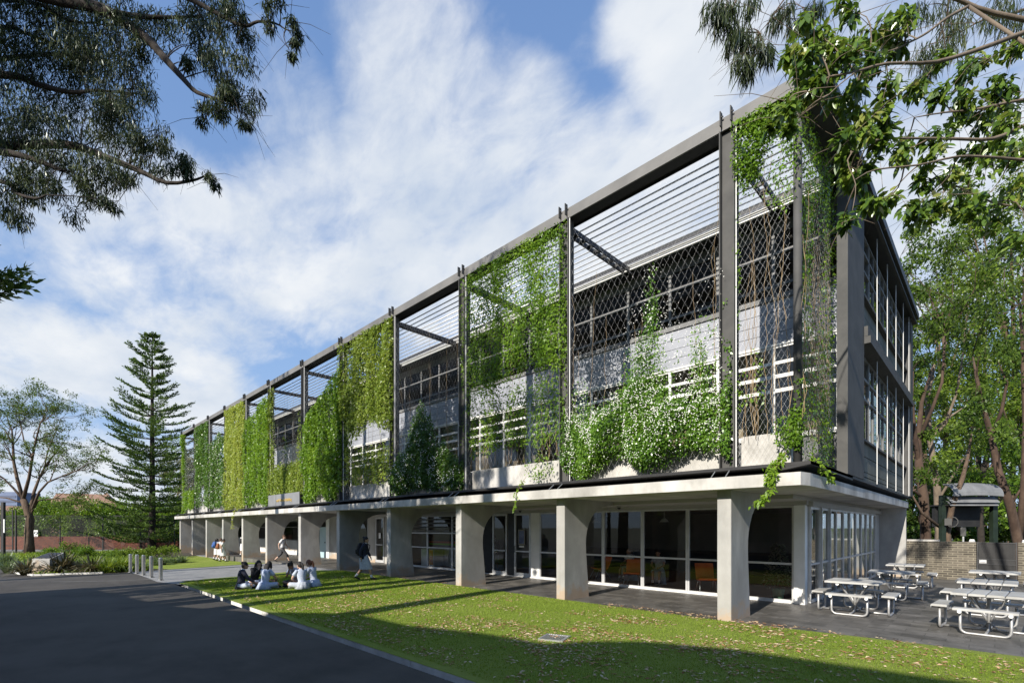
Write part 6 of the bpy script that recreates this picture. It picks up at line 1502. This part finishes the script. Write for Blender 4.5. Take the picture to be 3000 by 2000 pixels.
def blazer(jacket, skirt, sit=False, flare=1.75, length=.42, collar=True):
    def fn(t, P, k):
        mb = MB(); mb.loft(spine_rings(P, k, 1.22 if sit else 1.16, hem=.10 if sit else .05, fl=1.25 if sit else 1.08)); sleeve(P, k, 'L', 1.92, .066, .044, mb); sleeve(P, k, 'R', 1.92, .066, .044, mb); mb.build('blazer', CLO[jacket], t, world=False, smooth=True)
        up = (P['neck']-P['chest']).normalized(); rt = (P['shR']-P['shL']).normalized()
        mb = MB(); mb.loft([ringp(P['neck']-up*.012*k, up, rt, .070*k, .068*k), ringp(P['neck']+up*.03*k, up, rt, .054*k, .054*k)], cap=False); mb.build('collar', CLO['white'], t, world=False, smooth=True)
        (skirt_sit if sit else skirt_stand)(t, P, k, CLO[skirt], **(dict(tail=False) if sit else dict(length=length, flare=flare)))
        shoes(t, P, k, CLO['black'], CLO['white'])
    return fn
def tee_trousers(tee, tr_):
    def fn(t, P, k):
        mb = MB(); mb.loft(spine_rings(P, k, 1.14, hem=.06, fl=1.05)); sleeve(P, k, 'L', .62, .066, .068, mb); sleeve(P, k, 'R', .62, .066, .068, mb); mb.build('shirt', CLO[tee], t, world=False, smooth=True)
        mb = MB(); mb.ball(P['pelvis'], .135*k, .115*k, .10*k, 14, 8)
        for sd in 'LR': hi, kn, an = P['hi'+sd], P['kn'+sd], P['an'+sd]; mb.tube([P['pelvis']*.5+hi*.5, hi, (hi+kn)*.5, kn, kn+(an-kn)*.45], [.098*k,.098*k,.084*k,.068*k,.062*k], n=12)
        mb.build('trousers', CLO[tr_], t, world=False, smooth=True); shoes(t, P, k, CLO['black'], None)
    return fn
def walk(stride=.30, arm=.2, lean=.03):
    s = stride
    return dict(pelvis=(0,0,.86), waist=(0,lean*.4,1.00), chest=(0,lean,1.20), neck=(0,lean*1.3,1.37), head=(0,lean*1.6+.01,1.42), headc=(0,lean*1.6+.025,1.505),
        shL=(-.155,lean,1.315), elL=(-.195,lean+arm*.25,1.06), wrL=(-.185,lean+arm*.95,.86), paL=(-.18,lean+arm*1.15,.79), shR=(.155,lean,1.315), elR=(.195,lean-arm*.7,1.06), wrR=(.19,lean-arm*.6,.83), paR=(.185,lean-arm*.5,.75),
        hiL=(-.085,0,.82), knL=(-.085,-s*.25,.46), anL=(-.08,-s*1.15,.115), toL=(-.08,-s*1.15+.12,.04), hiR=(.085,0,.82), knR=(.085,s*.72,.47), anR=(.08,s*1.05,.075), toR=(.08,s*1.05+.14,.06))
def sit(lean=.10, hands=1, head=.0, spread=.30):
    z0 = .10
    d = dict(pelvis=(0,0,z0+.03), waist=(0,lean*.25,z0+.17), chest=(0,lean*.8,z0+.37), neck=(0,lean*1.4,z0+.535), head=(0,lean*1.6+.02+head*.3,z0+.58), headc=(0,lean*1.7+.04+head,z0+.665-head*.35),
        shL=(-.155,lean,z0+.475), elL=(-.24,lean+.12,z0+.25), wrL=(-.13,lean+.30,z0+.14), paL=(-.07,lean+.34,z0+.12), shR=(.155,lean,z0+.475), elR=(.24,lean+.12,z0+.25), wrR=(.13,lean+.30,z0+.14), paR=(.07,lean+.34,z0+.12),
        hiL=(-.10,.02,z0+.01), knL=(-spread-.06,.26,z0+.06), anL=(.10,.38,.06), toL=(.20,.44,.045), hiR=(.10,.02,z0+.01), knR=(spread+.06,.26,z0+.06), anR=(-.10,.32,.06), toR=(-.20,.37,.045))
    if hands == 2: d.update(elR=(.19,lean+.14,z0+.24), wrR=(.06,lean+.20,z0+.48), paR=(.03,lean+.19,z0+.54))     # hand to the chin
    if hands == 3: d.update(elL=(-.22,-.06,z0+.26), wrL=(-.24,-.20,z0+.04), paL=(-.24,-.24,z0-.04))               # propped behind
    return d
def sit_chair(lean=.02):
    z0 = .44
    return dict(pelvis=(0,0,z0+.06), waist=(0,lean*.25,z0+.20), chest=(0,lean*.8,z0+.40), neck=(0,lean*1.4,z0+.565), head=(0,lean*1.6+.02,z0+.61), headc=(0,lean*1.7+.04,z0+.695),
        shL=(-.155,lean,z0+.505), elL=(-.22,lean+.10,z0+.27), wrL=(-.12,lean+.30,z0+.20), paL=(-.08,lean+.36,z0+.19), shR=(.155,lean,z0+.505), elR=(.22,lean+.10,z0+.27), wrR=(.12,lean+.30,z0+.20), paR=(.08,lean+.36,z0+.19),
        hiL=(-.09,.03,z0+.05), knL=(-.11,.42,z0+.04), anL=(-.11,.46,.09), toL=(-.11,.58,.05), hiR=(.09,.03,z0+.05), knR=(.11,.42,z0+.04), anR=(.11,.46,.09), toR=(.11,.58,.05))
AR, AD = 45.0, 135.0        # headings (degrees from +X) of 'right' and 'away' in the view
def facing(deg_from_right): return (AR+deg_from_right)-90     # 0 faces right, 90 faces away from the camera
GS = 'students sitting on the lawn'
gz = .022
figure('person in a navy blazer sitting cross legged at the left of the lawn circle', (-17.28,5.05,gz), facing(38), sit(.05), 1.60, 'tan', 'black', -10, 5, GS, blazer('navy','paleblue',True), 'bun')
figure('person with long black hair and dark cardigan, hand at chin, sitting behind navy blazer', (-18.1,5.7,gz), facing(-25), sit(.12,2), 1.60, 'fair', 'black', -15, 8, GS, blazer('black','sky',True), 'long')
figure('person in pale blue dress with long black hair sitting with back to the view', (-16.80,5.60,gz), facing(72), sit(.10), 1.62, 'tan', 'black', 0, 8, GS, dress('sky','sky',.6,True), 'long')
figure('person with bowed head and hand on the face, facing the view in the lawn circle', (-16.92,6.68,gz), facing(-95), sit(.20,2,.06), 1.58, 'brown', 'black', 0, 38, GS, dress('sky','charcoal',.6,True), 'pony')
figure('person in pale grey blue dress with dark ponytail, sitting on the lawn turned left', (-16.02,6.50,gz), facing(140), sit(.08), 1.60, 'fair', 'black', 8, 10, GS, dress('paleblue','greyblue',.6,True), 'pony')
figure('person with auburn ponytail and pale blue dress at right back of the lawn circle', (-16.38,7.05,gz), facing(165), sit(.10), 1.64, 'fair', 'auburn', 5, 12, GS, dress('paleblue','sky',.6,True), 'pony')
g1 = (-17.05,9.25,gz)
figure('person striding right over the lawn in navy blazer and pale pleated skirt', g1, facing(0), walk(.30,.16), 1.64, 'tan', 'black', 0, 0, None, blazer('navy','greyblue',False,1.9,.46), 'bun')
figure('person with short brown hair in white shirt and dark cropped trousers walking along the path', (-30.0,11.0,-.02), facing(2), walk(.42,.26,.05), 1.60, 'fair', 'brown', 0, 0, None, tee_trousers('white','charcoal'), 'short')
GB = 'students by the far pillars'
zf = -.345
figure('person with blue backpack and pale dress, leftmost of three by the far pillars', (-39.9,10.05,zf), facing(60), walk(.14,.10), 1.56, 'tan', 'black', 0, 0, GB, dress('greyblue','white',.5), 'pony')
figure('person with brown backpack and white dress, middle of three by the far pillars', (-38.8,10.0,zf), facing(50), walk(.20,.10), 1.60, 'fair', 'brown', 0, 0, GB, dress('white','white',.5), 'short')
figure('person in a plain white dress, rightmost of the three by the far pillars', (-37.6,9.85,zf), facing(20), walk(.20,.10), 1.58, 'brown', 'black', 0, 18, GB, dress('white','white',.5), 'short')
figure('person in white top with small black bag, half hidden behind a pillar edge', (-37.2,11.0,-.02), facing(80), walk(.12,.08), 1.60, 'tan', 'black', 0, 0, GB, dress('white','white',.5), 'short')
figure('person in a white shirt sitting in an orange chair behind the glass', (-9.75,16.25,.014), 160, sit_chair(.04), 1.6, 'tan', 'brown', 0, 5, None, dress('white','greyblue',.6,True), 'pony')
figure('person in a pale dress sitting behind the glass right of the white shirted one', (-8.35,15.75,.014), 195, sit_chair(.06), 1.6, 'tan', 'black', 0, 5, None, dress('greyblue','greyblue',.6,True), 'short')
figure('person in dark jacket and pale skirt standing inside by the open glass door', (-15.85,14.95,.014), 200, walk(.08,.06), 1.66, 'fair', 'brown', 0, 0, None, blazer('black','greyblue'), 'short')
def backpack(label, loc, face, mat, s=1.0):
    t = thing('backpack', label, 'backpack', loc, R(face)); rs = []
    for z, w, d in ((-.22,.10,.05),(-.20,.145,.085),(-.05,.155,.105),(.10,.145,.085),(.19,.11,.06),(.225,.06,.03)): rs.append(ringp((0,-.02-d*.6*s,z*s), (0,0,1), (1,0,0), w*s, d*s, 14))
    mb = MB(); mb.loft(rs); mb.build('pack', CLO[mat], t, world=False, smooth=True)
    rs = []
    for z, w, d in ((-.17,.08,.02),(-.15,.11,.045),(-.03,.11,.045),(.0,.08,.02)): rs.append(ringp((0,-.155*s-d*.3,z*s), (0,0,1), (1,0,0), w*s, d*s, 12))
    mb = MB(); mb.loft(rs); mb.build('pocket', CLO[mat], t, world=False, smooth=True)
    for sx in (-1, 1): mb = MB(); mb.tube([(sx*.08*s,.0,.20*s),(sx*.10*s,.10*s,.24*s),(sx*.11*s,.245*s,.13*s),(sx*.12*s,.21*s,-.05*s),(sx*.12*s,.03,-.18*s)], .014*s, n=6); mb.build('strap', CLO[mat], t, world=False)
def back_of(p, face, off, z): a = R(face+90); return (p[0]-math.cos(a)*off, p[1]-math.sin(a)*off, p[2]+z)
backpack('black backpack worn by the person striding over the lawn', back_of(g1, facing(0), .085, 1.16), facing(0), 'black', 1.1)
backpack('blue backpack worn by the leftmost of the three by the far pillars', back_of((-39.9,10.05,zf), facing(60), .08, 1.12), facing(60), 'blue_bag', 1.05)
backpack('small brown backpack worn by the middle one of the three by the far pillars', back_of((-38.8,10.0,zf), facing(50), .08, 1.06), facing(50), 'brown_bag', .9)
backpack('small black bag on the back of the person behind the pillar', back_of((-37.2,11.0,-.02), facing(80), .08, 1.12), facing(80), 'black', .8)
